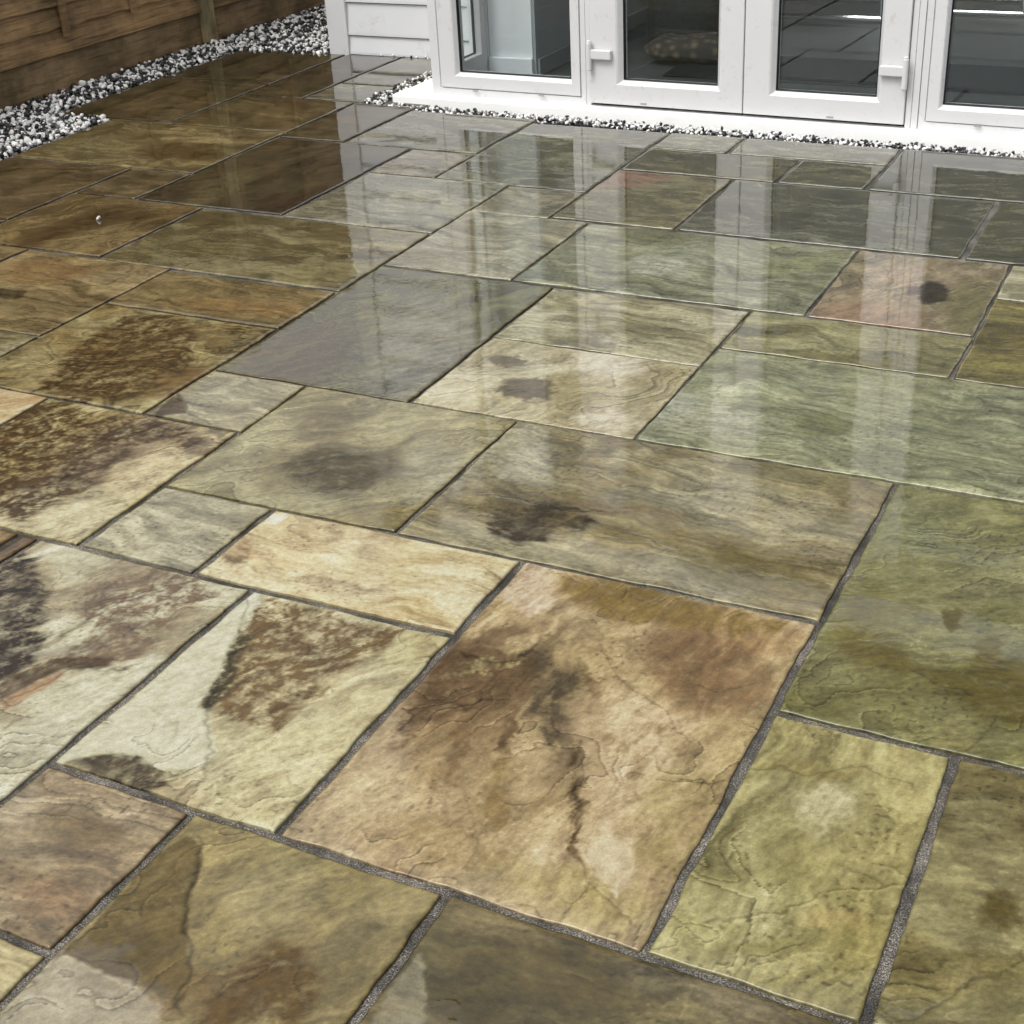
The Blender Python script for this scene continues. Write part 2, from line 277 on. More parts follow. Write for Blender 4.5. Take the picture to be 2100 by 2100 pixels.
# stains and painted reflections: slab key, centre, ellipse matrix, colour, strength, softness
STAINS_AND_REFL = [
('P',0.136,0.42,60.871,9.893,-2.051,-6.763,(92,70,46),0.8,0.5),
('P',0.22,0.374,79.989,25.137,0.126,-6.532,(96,74,50),0.75,0.5),
('P',0.291,0.435,61.218,32.655,3.502,-5.538,(84,70,54),0.8,0.5),
('P',0.323,0.497,74.888,48.709,6.04,-5.417,(112,86,58),0.7,0.5),
('P',0.006,0.523,9.442,9.86,21.852,-7.665,(104,80,58),0.75,0.5),
('P',0.074,0.625,12.833,10.003,32.096,-21.341,(110,86,62),0.6,0.5),
('P',0.423,0.202,105.218,62.299,8.826,-11.425,(96,74,46),0.7,0.4),
('M',-0.088,-0.376,7.111,6.308,4.466,-10.227,(160,152,134),0.6,0.5),  # grey sky reflection of the puddle, painted into the slab colour
('LB',-0.456,-0.088,14.614,13.778,5.071,-12.039,(160,148,126),0.5,0.5),
('P',0.43,0.4,9.767,3.95,2.004,-4.804,(205,176,142),0.55,0.5),
('P',0.057,0.799,17.878,6.564,0.604,-9.303,(203,174,150),0.7,0.4),
('P',0.081,0.465,7.252,3.846,2.629,-6.416,(118,92,64),0.72,0.45),
('P',0.151,0.314,6.887,5.904,8.783,-6.34,(135,108,75),0.45,0.5),
('P',0.266,0.244,36.376,13.287,2.479,-17.854,(150,125,82),0.6,0.3),
('P',0.264,0.839,6.823,1.873,0.023,-15.717,(128,104,46),0.75,0.4),
('P',0.456,0.688,8.706,2.131,0.629,-7.575,(134,100,68),0.68,0.5),
('P',0.503,0.817,11.39,2.037,-0.829,-15.041,(165,128,80),0.5,0.5),
('P',0.105,0.554,10.72,8.112,36.024,-27.424,(172,160,110),0.75,0.25),
('P',0.486,0.177,25.827,10.832,5.366,-12.6,(200,172,138),0.6,0.2),
('P',0.483,0.067,6.746,1.647,1.189,-16.468,(165,148,88),0.5,0.6),
('P',0.556,0.284,12.876,4.781,3.054,-7.218,(155,140,85),0.5,0.5),
('P',0.193,0.065,10.234,4.353,2.408,-14.988,(176,146,104),0.5,0.5),
('P',0.089,0.142,8.148,12.967,15.045,-2.64,(190,165,125),0.5,0.4),
('P',0.227,0.005,28.776,12.122,6.067,-35.855,(150,112,62),0.5,0.4),
('D',0.136,1.041,15.769,4.984,0.927,-26.905,(158,138,78),0.6,0.4),
('D',0.113,1.154,7.056,2.337,2.747,-31.793,(118,98,66),0.6,0.5),
('D',0.233,1.091,4.747,1.249,-0.667,-18.82,(120,104,56),0.5,0.6),
('D',0.443,1.005,6.466,1.27,-0.861,-15.658,(104,94,40),0.6,0.6),
('D',-0.043,1.473,10.886,3.377,-2.853,-32.538,(118,104,84),0.6,0.35),
('D',-0.238,1.276,5.722,4.101,7.735,-4.173,(160,156,134),0.4,0.6),
('D',0.402,1.434,6.2,1.198,-1.232,-14.038,(120,112,70),0.5,0.5),
('D',-0.005,0.928,7.861,2.676,-1.151,-28.843,(152,148,112),0.5,0.5),
('C',-0.567,0.696,18.459,22.353,26.17,-5.333,(120,96,56),0.75,0.5),
('C',-0.487,0.716,7.155,4.017,2.048,-29.033,(222,180,125),0.5,0.5),
('C',-0.268,0.735,9.23,4.47,1.261,-17.979,(205,182,130),0.5,0.5),
('C',-0.088,0.762,14.007,7.486,4.742,-11.945,(226,206,160),0.5,0.6),
('S',-0.43,0.542,23.314,16.517,5.794,-14.489,(196,206,184),0.8,0.3),
('S',-0.074,0.175,6.359,4.236,3.61,-8.643,(200,186,134),0.5,0.6),
('S',-0.376,0.026,21.348,20.219,35.667,-60.162,(110,95,70),0.7,0.5),
('S',-0.197,0.021,14.221,7.476,1.508,-29.449,(160,138,100),0.5,0.5),
('S',-0.093,0.52,13.023,5.971,1.547,-15.727,(190,180,132),0.6,0.5),
('L',-0.528,0.146,5.754,8.964,10.674,-2.604,(190,186,158),0.7,0.4),
('L',-0.523,0.034,7.499,13.951,17.749,-1.966,(170,166,146),0.5,0.5),
('L',-0.516,0.571,14.173,17.801,21.247,-4.719,(196,190,160),0.6,0.5),
('E',-1.102,0.95,5.921,6.589,11.342,-4.729,(140,112,64),0.7,0.6),
('E',-0.963,0.973,4.977,5.245,9.747,-4.288,(208,184,134),0.6,0.5),
('E',-1.028,0.701,5.627,4.582,3.101,-14.779,(206,190,146),0.6,0.5),
('E',-1.118,1.129,7.006,4.371,-1.81,-16.638,(150,124,70),0.6,0.6),
('E',-0.973,1.089,21.377,11.386,-5.732,-26.397,(110,90,50),0.7,0.4),
('H',-1.621,1.372,4.276,5.146,8.761,-0.983,(150,122,66),0.6,0.5),
('H',-1.652,1.322,7.585,6.854,1.627,-4.545,(160,146,104),0.5,0.6),
('H',-1.267,1.385,8.248,8.358,12.172,-4.377,(126,96,56),0.7,0.4),
('F',-1.189,1.219,14.045,12.772,15.108,-15.07,(130,112,86),0.7,0.4),
('N',-0.558,1.098,6.372,3.984,2.772,-7.312,(92,78,42),0.75,0.5),
('N',-0.739,1.302,10.246,7.671,5.807,-6.006,(110,92,56),0.6,0.5),
('N',-0.671,1.027,11.464,7.743,4.611,-12.132,(120,104,60),0.5,0.6),
('N',-0.375,1.195,12.005,6.618,2.304,-6.092,(150,146,124),0.5,0.6),
('A',-1.058,1.651,4.517,3.954,4.916,-1.856,(104,84,62),0.7,0.6),
('A',-0.743,1.802,4.335,3.259,3.453,-1.442,(132,128,116),0.5,0.6),  # lighter right half: pale wall reflection painted into the colour
('A',-0.689,1.593,8.053,7.365,25.305,-3.674,(92,88,76),0.5,0.4),
('B',-0.492,1.801,18.934,8.587,2.938,-22.491,(112,98,80),0.9,0.2),
('B',-0.352,1.655,11.043,4.511,0.427,-14.534,(106,90,70),0.92,0.25),
('B',-0.24,1.668,17.176,7.664,2.729,-7.508,(150,138,92),0.6,0.5),
('B',-0.238,1.903,9.466,3.97,3.204,-9.015,(206,192,172),0.6,0.4),
('B',-0.11,1.566,12.011,5.083,4.884,-13.247,(200,186,164),0.6,0.5),
('B',-0.521,1.601,12.404,7.749,10.891,-11.168,(196,182,146),0.6,0.5),
('B2',-0.179,2.141,8.225,2.66,-0.617,-27.66,(118,108,78),0.6,0.5),
('B2',-0.521,2.043,10.187,4.824,4.196,-12.088,(172,170,140),0.5,0.5),
('G',0.117,1.65,8.509,2.449,0.313,-9.935,(164,166,146),0.6,0.5),
('G',0.383,1.717,13.129,3.642,5.505,-14.886,(112,118,74),0.6,0.5),
('G',0.442,1.933,12.771,3.165,1.873,-5.161,(140,144,108),0.5,0.6),
('G',0.135,1.962,11.854,3.813,5.015,-14.008,(120,118,96),0.6,0.4),
('G',0.026,1.714,11.225,7.52,17.871,-4.932,(150,160,150),0.5,0.5),
('T',0.293,2.092,6.673,1.545,1.684,-24.227,(118,112,62),0.6,0.5),
('T',0.42,2.251,8.124,1.581,1.09,-19.785,(140,136,100),0.5,0.5),
('R1',0.694,2.386,12.401,2.067,3.061,-8.747,(104,92,44),0.6,0.5),
('R1',0.724,2.209,9.69,1.615,5.024,-14.083,(134,128,60),0.6,0.5),
('X1',0.445,2.671,23.961,5.008,3.583,-10.64,(66,58,50),0.95,0.12),
('X1',0.386,2.684,18.913,18.388,38.342,1.144,(104,80,70),0.8,0.3),
('X1',0.322,2.419,6.326,1.362,0.744,-8.568,(156,120,98),0.7,0.5),
('X1',0.561,2.586,4.458,4.231,13.147,-0.046,(118,112,72),0.7,0.4),
('X1',0.326,2.782,10.747,2.456,3.486,-10.517,(168,142,122),0.6,0.5),
('O',0.831,0.997,69.608,13.725,11.702,-29.133,(98,88,26),0.85,0.35),
('O',0.903,0.914,33.714,13.28,22.822,-17.777,(104,94,16),0.85,0.35),
('O',0.941,0.801,15.665,-0.287,-2.617,-10.543,(98,88,28),0.72,0.5),
('O',0.756,0.819,11.678,1.142,-1.621,-28.017,(104,94,38),0.7,0.5),
('O',0.691,0.931,7.835,6.403,13.935,-4.04,(112,102,44),0.55,0.6),
('O',0.663,1.306,9.246,2.113,2.817,-7.256,(122,126,88),0.5,0.6),
('O',0.693,0.666,21.852,5.917,8.511,-20.679,(106,102,56),0.5,0.6),
('O',0.904,0.628,23.732,4.679,7.082,-17.022,(140,132,84),0.5,0.5),
('Y',0.711,0.474,11.83,2.814,11.769,-40.208,(140,128,72),0.6,0.4),
('Y',0.758,0.396,20.116,5.514,6.446,-15.268,(184,176,136),0.6,0.4),
('Y',0.753,0.242,16.795,7.256,28.721,-38.074,(150,142,86),0.5,0.5),
('Y',0.83,0.16,22.282,6.034,15.28,-35.389,(176,152,92),0.6,0.3),
('Y',0.781,0.095,10.318,4.633,45.486,-61.455,(140,132,80),0.6,0.4),
('Y',0.873,0.135,19.606,4.987,10.385,-23.966,(150,138,76),0.5,0.5),
('Y',0.685,0.064,21.663,7.577,10.222,-23.61,(152,146,92),0.4,0.5),
('Q',1.039,0.272,21.764,6.484,17.642,-23.874,(98,86,38),0.75,0.5),
('Q',0.98,0.438,21.571,3.922,6.77,-15.965,(134,130,92),0.5,0.6),
('Q',1.002,0.13,20.741,4.089,11.016,-25.29,(142,130,84),0.5,0.6),
('LB',-0.297,-0.104,11.975,9.31,9.114,-31.671,(118,98,62),0.65,0.5),
('LB',-0.208,-0.242,9.51,6.567,4.78,-25.104,(146,112,80),0.5,0.5),
('LB',-0.333,-0.172,15.493,14.258,6.737,-15.818,(150,132,104),0.5,0.5),
('M',-0.045,-0.284,10.633,8.697,6.888,-15.868,(96,76,36),0.8,0.4),
('M',0.143,-0.255,6.293,9.604,19.078,-9.016,(104,76,34),0.75,0.6),
('M',0.054,-0.314,11.11,14.223,19.938,-16.025,(130,98,40),0.6,0.6),
('M',0.113,-0.02,7.483,3.573,2.65,-15.604,(138,124,64),0.6,0.6),
('M',0.062,-0.114,6.571,9.453,10.944,-4.712,(150,138,96),0.5,0.6),
('M',0.153,-0.166,6.727,11.057,24.455,-8.106,(140,124,76),0.5,0.5),
('V',0.494,-0.082,7.068,2.015,2.59,-18.28,(96,82,38),0.7,0.6),
('V',0.415,-0.019,10.612,2.853,1.653,-25.886,(126,110,74),0.5,0.6),
('V',0.645,-0.036,12.617,3.023,4.986,-27.027,(120,110,80),0.5,0.6),
('V',0.431,-0.179,15.755,8.29,7.65,-17.477,(92,78,30),0.6,0.6),
('V',0.76,-0.026,13.276,2.116,3.872,-27.909,(128,116,88),0.6,0.5),
('g40',-3.122,4.75,3.441,2.4,5.262,-5.957,(54,38,14),0.8,0.5),
('g41',-2.823,4.301,4.782,3.293,3.942,-6.448,(92,66,36),0.5,0.6),
('g42',-3.268,5.17,3.323,2.218,4.695,-7.539,(60,48,22),0.7,0.6),
('g32',-1.84,2.966,3.432,2.469,6.037,-4.776,(66,48,20),0.7,0.6),
('g32',-2.278,2.977,4.215,3.935,10.616,0.079,(110,100,66),0.5,0.5),
('g39',-2.79,3.344,4.637,3.478,0.461,-8.686,(92,70,16),0.8,0.5),
('g39',-2.989,3.492,5.88,4.659,3.813,-13.905,(100,82,32),0.7,0.5),
('g39',-2.787,3.52,4.053,2.996,3.041,-20.314,(168,146,100),0.5,0.4),
('g39',-3.145,3.332,3.893,3.286,1.609,-5.79,(140,128,88),0.5,0.6),
('g31',-2.548,4.058,3.937,2.618,4.519,-8.893,(78,62,18),0.7,0.5),
('g37',-2.5,2.398,3.306,3.443,9.848,-2.186,(88,64,24),0.75,0.5),
('g37',-2.393,2.528,6.744,5.922,6.574,-8.481,(80,62,22),0.6,0.5),
('g37',-2.355,2.259,5.8,5.578,9.179,-7.3,(150,130,86),0.5,0.6),
('g35',-2.283,1.971,4.038,3.694,2.846,-8.633,(150,112,66),0.6,0.5),
('g35',-2.22,1.759,15.181,14.399,6.859,-20.338,(60,44,20),0.9,0.3),
('g35',-2.052,1.695,5.34,4.697,2.475,-15.294,(128,110,70),0.5,0.5),
('g34',-1.404,1.916,4.831,3.251,2.355,-15.29,(150,112,62),0.6,0.5),
('g33',-1.717,2.211,4.42,3.09,1.997,-15.193,(150,142,112),0.4,0.6),
('g33',-2.069,2.628,3.672,2.613,1.305,-12.844,(88,74,34),0.6,0.6),
('g33',-1.526,2.612,7.893,4.97,3.369,-10.637,(100,84,40),0.6,0.6),
('X3',-0.92,2.319,4.556,2.435,3.418,-10.259,(176,172,150),0.4,0.6),
('X2',-0.519,2.932,6.772,2.638,3.973,-12.545,(112,110,74),0.6,0.5),
('X2',-0.39,2.646,9.591,3.701,3.249,-9.906,(176,182,172),0.5,0.5),
('X2',0.007,2.776,8.189,3.045,13.69,-11.268,(142,148,104),0.6,0.5),
('h1',-0.81,3.52,6.639,2.967,6.063,-6.284,(140,104,86),0.8,0.4),
('h1',-0.735,3.233,8.375,3.418,3.923,-12.899,(104,96,60),0.6,0.5),
('g28',-1.106,3.325,11.705,5.497,2.683,-9.028,(90,76,60),0.6,0.5),
('g29',-1.669,3.458,8.149,5.073,11.099,-8.581,(178,160,142),0.7,0.4),
('g29',-1.64,3.203,8.818,4.898,0.872,-13.118,(112,116,100),0.6,0.4),
('P',0.342,0.364,17.509,7.813,2.673,-6.407,(140,120,92),0.45,0.8)
]
LINES = [
('P',[(0.036,0.55),(0.08,0.539),(0.128,0.562),(0.148,0.608),(0.158,0.668)],0.006,0.45),
('P',[(0.069,0.409),(0.123,0.406),(0.153,0.447),(0.202,0.464)],0.006,0.5),
('P',[(0.249,0.687),(0.299,0.624),(0.35,0.575),(0.405,0.547),(0.455,0.519),(0.508,0.463)],0.004,0.55),
('P',[(0.452,0.617),(0.5,0.62),(0.554,0.659)],0.004,0.6),
('P',[(0.343,0.394),(0.375,0.333),(0.405,0.234),(0.427,0.164),(0.484,0.103),(0.522,0.072),(0.566,0.046)],0.004,0.55),
('P',[(0.448,0.186),(0.475,0.204),(0.511,0.2),(0.53,0.134),(0.532,0.088),(0.482,0.126),(0.456,0.164)],0.003,1.25),
('P',[(0.483,0.01),(0.484,0.056),(0.484,0.103)],0.005,0.5),
('P',[(0.044,0.041),(0.049,0.111),(0.076,0.164),(0.117,0.196),(0.153,0.255)],0.004,1.22),
('P',[(0.531,0.377),(0.568,0.371),(0.587,0.393)],0.006,0.45),
('P',[(0.231,0.201),(0.292,0.12),(0.302,0.049)],0.003,0.7),
('S',[(-0.454,0.578),(-0.392,0.456),(-0.339,0.346),(-0.304,0.238),(-0.253,0.162),(-0.211,0.125),(-0.186,0.069),(-0.197,0.007)],0.006,0.5),
('S',[(-0.419,0.191),(-0.37,0.186),(-0.339,0.191),(-0.288,0.132)],0.003,0.75),
('S',[(-0.196,0.615),(-0.166,0.453),(-0.157,0.299)],0.003,0.75),
('M',[(-0.099,-0.053),(-0.065,-0.108),(-0.038,-0.169),(-0.0,-0.221),(0.051,-0.274),(0.071,-0.337)],0.007,0.4),
('M',[(-0.091,-0.056),(-0.061,-0.106),(-0.034,-0.167),(0.004,-0.219)],0.004,1.3),
('D',[(-0.224,1.115),(-0.12,1.116),(-0.02,1.12),(0.061,1.134)],0.006,0.5),
('D',[(-0.023,1.505),(0.066,1.448),(0.156,1.43),(0.238,1.45),(0.336,1.45)],0.004,0.6),
('D',[(0.204,0.988),(0.253,1.041),(0.144,1.08)],0.004,0.6),
('D',[(0.04,1.04),(0.16,1.039),(0.266,1.035)],0.004,0.55),
('L',[(-0.653,0.095),(-0.634,0.154),(-0.61,0.226),(-0.553,0.262),(-0.512,0.272)],0.006,0.5),
('L',[(-0.699,0.313),(-0.685,0.419),(-0.664,0.49)],0.006,0.6),
('L',[(-0.628,0.247),(-0.591,0.337),(-0.586,0.459)],0.006,0.55),
('L',[(-0.502,0.011),(-0.506,0.081),(-0.45,0.112)],0.004,0.7),
('F',[(-1.212,1.314),(-1.161,1.281),(-1.115,1.236),(-1.019,1.215),(-0.943,1.188)],0.006,1.35),
('F',[(-1.212,1.325),(-1.146,1.272),(-1.105,1.233),(-1.007,1.203)],0.004,0.5),
('E',[(-1.06,1.119),(-0.982,1.101),(-0.927,1.091)],0.007,0.5),
('E',[(-1.402,0.897),(-1.352,1.01),(-1.179,1.043),(-1.138,1.154)],0.008,0.55),
('E',[(-1.2,0.769),(-1.166,0.838),(-1.175,0.922)],0.008,0.5),
('H',[(-1.591,1.195),(-1.558,1.28),(-1.575,1.428),(-1.581,1.548)],0.008,0.5),
('H',[(-1.451,1.14),(-1.419,1.204),(-1.34,1.257),(-1.237,1.323)],0.007,1.25),
('H',[(-1.609,1.135),(-1.58,1.243)],0.008,0.5),
('Y',[(0.612,0.425),(0.664,0.454),(0.714,0.461),(0.757,0.49),(0.784,0.519),(0.833,0.49),(0.865,0.496)],0.005,0.6),
('Y',[(0.661,0.087),(0.712,0.12),(0.762,0.158),(0.808,0.212),(0.859,0.252),(0.913,0.281)],0.005,0.6),
('Y',[(0.663,0.082),(0.714,0.115),(0.763,0.153),(0.809,0.207),(0.86,0.247),(0.914,0.277)],0.004,1.3),
('Y',[(0.678,-0.022),(0.711,0.011),(0.755,0.034),(0.786,0.077),(0.818,0.096),(0.848,0.093),(0.878,0.116),(0.922,0.141)],0.004,1.25),
('Y',[(0.757,-0.017),(0.784,0.014),(0.802,0.073)],0.005,0.6),
('Q',[(0.956,0.027),(0.994,0.067),(1.031,0.122),(1.08,0.204)],0.005,0.6),
('O',[(0.933,0.61),(0.94,0.658),(0.954,0.725)],0.004,0.6),
('O',[(0.624,1.198),(0.663,1.259),(0.741,1.243)],0.004,0.8),
('O',[(0.775,0.818),(0.839,0.775),(0.903,0.768)],0.004,0.6),
('V',[(0.694,-0.03),(0.696,-0.063),(0.702,-0.091)],0.003,1.5),
('V',[(0.32,-0.126),(0.359,-0.151),(0.37,-0.186)],0.003,1.3),
('LB',[(-0.284,-0.226),(-0.23,-0.228),(-0.171,-0.238)],0.004,1.3),
('LB',[(-0.297,-0.268),(-0.267,-0.267)],0.004,1.3),
('g35',[(-2.236,1.754),(-2.152,1.757),(-2.069,1.761),(-1.945,1.741),(-1.875,1.755)],0.01,0.4),
('g35',[(-2.039,1.895),(-1.972,1.943),(-1.955,2.026),(-2.007,2.115)],0.01,0.5),
('g33',[(-1.411,2.43),(-1.335,2.389),(-1.256,2.283),(-1.2,2.201)],0.006,1.4),
('g37',[(-2.324,2.36),(-2.292,2.463),(-2.335,2.546)],0.008,0.6),
('X1',[(0.258,2.858),(0.307,2.728),(0.308,2.612)],0.005,0.6),
('T',[(0.381,2.179),(0.469,2.155),(0.552,2.147),(0.603,2.221)],0.006,0.75),
('B2',[(-0.314,2.2),(-0.173,2.164),(-0.066,2.168)],0.006,0.5),
('G',[(0.325,1.695),(0.406,1.679),(0.462,1.655)],0.005,0.7),
('M',[(-0.131,-0.328),(-0.067,-0.325),(-0.018,-0.327),(0.052,-0.347)],0.004,1.35),
('S',[(-0.417,0.02),(-0.395,0.048),(-0.35,0.075)],0.006,0.5)
]
POLYS = [
('S',[(-0.456,0.578),(-0.416,0.585),(-0.389,0.497),(-0.378,0.442),(-0.344,0.344),(-0.299,0.241),(-0.26,0.191),(-0.211,0.133),(-0.202,0.092),(-0.247,0.073),(-0.314,0.059),(-0.392,0.057),(-0.445,-0.007),(-0.453,0.048),(-0.44,0.199),(-0.446,0.377),(-0.454,0.522)],(198,196,168),0.92,0.004,0.12),
('S',[(-0.418,0.578),(-0.167,0.567),(-0.101,0.574),(-0.102,0.497),(-0.13,0.431),(-0.139,0.34),(-0.161,0.281),(-0.153,0.227),(-0.191,0.219),(-0.261,0.223),(-0.31,0.236),(-0.344,0.344),(-0.384,0.45)],(112,86,50),0.95,0.012,0.75),
('S',[(-0.389,0.457),(-0.355,0.452),(-0.3,0.309),(-0.283,0.222),(-0.324,0.239),(-0.347,0.325)],(76,68,42),0.9,0.006,0.7),
('S',[(-0.415,0.017),(-0.379,0.055),(-0.328,0.076),(-0.264,0.066),(-0.23,0.036),(-0.262,0.008),(-0.32,0.005),(-0.38,0.017)],(84,72,54),0.95,0.006,0.5),
('M',[(-0.13,-0.053),(-0.089,-0.068),(-0.055,-0.104),(-0.033,-0.166),(0.001,-0.22),(0.051,-0.274),(0.072,-0.327),(0.042,-0.335),(-0.019,-0.315),(-0.07,-0.322),(-0.135,-0.323),(-0.135,-0.279),(-0.142,-0.19),(-0.141,-0.103)],(108,90,46),0.9,0.003,0.3),
('M',[(-0.13,-0.474),(-0.136,-0.387),(-0.132,-0.327),(-0.068,-0.324),(-0.019,-0.326),(0.051,-0.346),(0.073,-0.385)],(162,152,132),0.7,0.004,0.1),  # puddle outline filled with painted grey sky reflection
('M',[(0.131,-0.359),(0.106,-0.302),(0.111,-0.248),(0.131,-0.186),(0.17,-0.191),(0.223,-0.22),(0.247,-0.308)],(104,78,34),0.85,0.014,0.8),
('V',[(0.331,-0.271),(0.32,-0.178),(0.326,-0.123),(0.349,-0.145),(0.401,-0.241)],(150,144,124),0.6,0.004,0.1),  # sky reflection painted as grey, ending at the mirrored house corner
('L',[(-1.133,0.534),(-0.982,0.533),(-0.868,0.452),(-0.78,0.36),(-0.713,0.269),(-0.682,0.206),(-0.725,0.117)],(60,46,36),0.95,0.016,0.55),
('L',[(-0.796,0.438),(-0.69,0.59),(-0.547,0.613),(-0.523,0.546),(-0.509,0.409),(-0.518,0.31),(-0.503,0.261),(-0.662,0.242),(-0.654,0.351)],(116,90,62),0.92,0.016,0.8),
('L',[(-0.701,0.144),(-0.688,0.213),(-0.646,0.267),(-0.555,0.295),(-0.553,0.262),(-0.623,0.227),(-0.645,0.167),(-0.659,0.101)],(92,66,40),0.9,0.006,0.4),
('L',[(-0.659,0.101),(-0.643,0.165),(-0.62,0.223),(-0.605,0.192),(-0.625,0.132),(-0.636,0.076)],(172,128,84),0.9,0.004,0.2),
('D',[(-0.155,1.026),(-0.158,1.062),(-0.133,1.09),(-0.088,1.102),(-0.05,1.13),(0.013,1.128),(0.066,1.087),(0.069,1.044),(0.028,1.04),(0.014,1.018),(-0.005,0.98),(-0.042,0.956),(-0.085,0.955),(-0.123,0.981)],(62,46,22),0.95,0.012,0.5),
('E',[(-1.59,1.02),(-1.545,1.105),(-1.474,1.166),(-1.298,1.145),(-1.158,1.18),(-0.967,1.122),(-0.949,1.067),(-1.079,1.08),(-1.103,1.01),(-1.07,0.875),(-1.075,0.789),(-1.103,0.698),(-1.096,0.623),(-1.249,0.668)],(88,62,26),0.97,0.018,0.85),
('H',[(-1.57,1.202),(-1.662,1.397),(-1.724,1.626),(-1.703,1.768),(-1.535,1.78),(-1.375,1.62),(-1.285,1.454),(-1.272,1.347),(-1.311,1.243),(-1.447,1.176)],(86,62,26),0.97,0.018,0.85),
('P',[(0.146,0.58),(0.191,0.607),(0.242,0.565),(0.287,0.532),(0.301,0.455),(0.309,0.395),(0.29,0.372),(0.243,0.431),(0.181,0.506)],(84,74,60),0.8,0.022,0.5),
('P',[(0.329,0.389),(0.345,0.395),(0.375,0.333),(0.4,0.259),(0.409,0.209),(0.387,0.24),(0.363,0.313)],(78,62,42),0.85,0.01,0.5),
('P',[(-0.002,0.538),(0.058,0.572),(0.159,0.585),(0.186,0.508),(0.162,0.43),(0.108,0.375),(0.093,0.29),(0.066,0.249),(0.032,0.344),(0.02,0.44)],(104,80,56),0.85,0.015,0.8),
('P',[(0.095,0.867),(0.204,0.878),(0.463,0.879),(0.552,0.856),(0.509,0.801),(0.395,0.774),(0.316,0.761),(0.21,0.758),(0.141,0.79)],(130,106,46),0.8,0.012,0.7),
('P',[(0.329,0.728),(0.434,0.78),(0.524,0.752),(0.542,0.637),(0.525,0.548),(0.47,0.541),(0.404,0.614)],(126,98,68),0.75,0.022,0.9),
('P',[(0.452,0.175),(0.475,0.204),(0.511,0.2),(0.536,0.149),(0.538,0.085),(0.49,0.117)],(206,180,148),0.8,0.003,0.1),
('P',[(0.262,0.214),(0.282,0.23),(0.308,0.206),(0.318,0.157),(0.305,0.138),(0.273,0.178)],(142,116,74),0.8,0.003,0.2),
('F',[(-1.199,1.232),(-1.212,1.325),(-1.151,1.284),(-1.113,1.23),(-1.181,1.188)],(92,76,62),0.9,0.004,0.2),
('O',[(0.831,0.772),(0.871,0.84),(0.916,0.893),(0.986,0.904),(1.016,0.705),(0.959,0.696),(0.897,0.75)],(94,86,28),0.8,0.016,0.9),
('O',[(0.808,1.017),(0.835,1.028),(0.847,0.975),(0.837,0.943),(0.819,0.973)],(96,86,22),0.85,0.004,0.4),
('C',[(-0.614,0.866),(-0.559,0.872),(-0.567,0.828),(-0.591,0.824)],(236,224,194),0.9,0.002,0.05),
('N',[(-0.713,1.067),(-0.692,1.194),(-0.554,1.186),(-0.469,1.103),(-0.453,1.041),(-0.565,0.998),(-0.663,1.015)],(88,76,42),0.8,0.014,0.85),
('X1',[(0.405,2.667),(0.402,2.75),(0.436,2.771),(0.472,2.713),(0.478,2.624),(0.455,2.572),(0.429,2.577)],(70,62,50),0.9,0.01,0.35)
]
ALB = .68
def lin_np(c): a_ = np.array(lin(c)); l_ = a_@np.array([.3, .6, .1]); return (a_*.76+.24*l_*np.array([1.10, 1.0, .74]))*np.array([1.03, 1.0, .88])
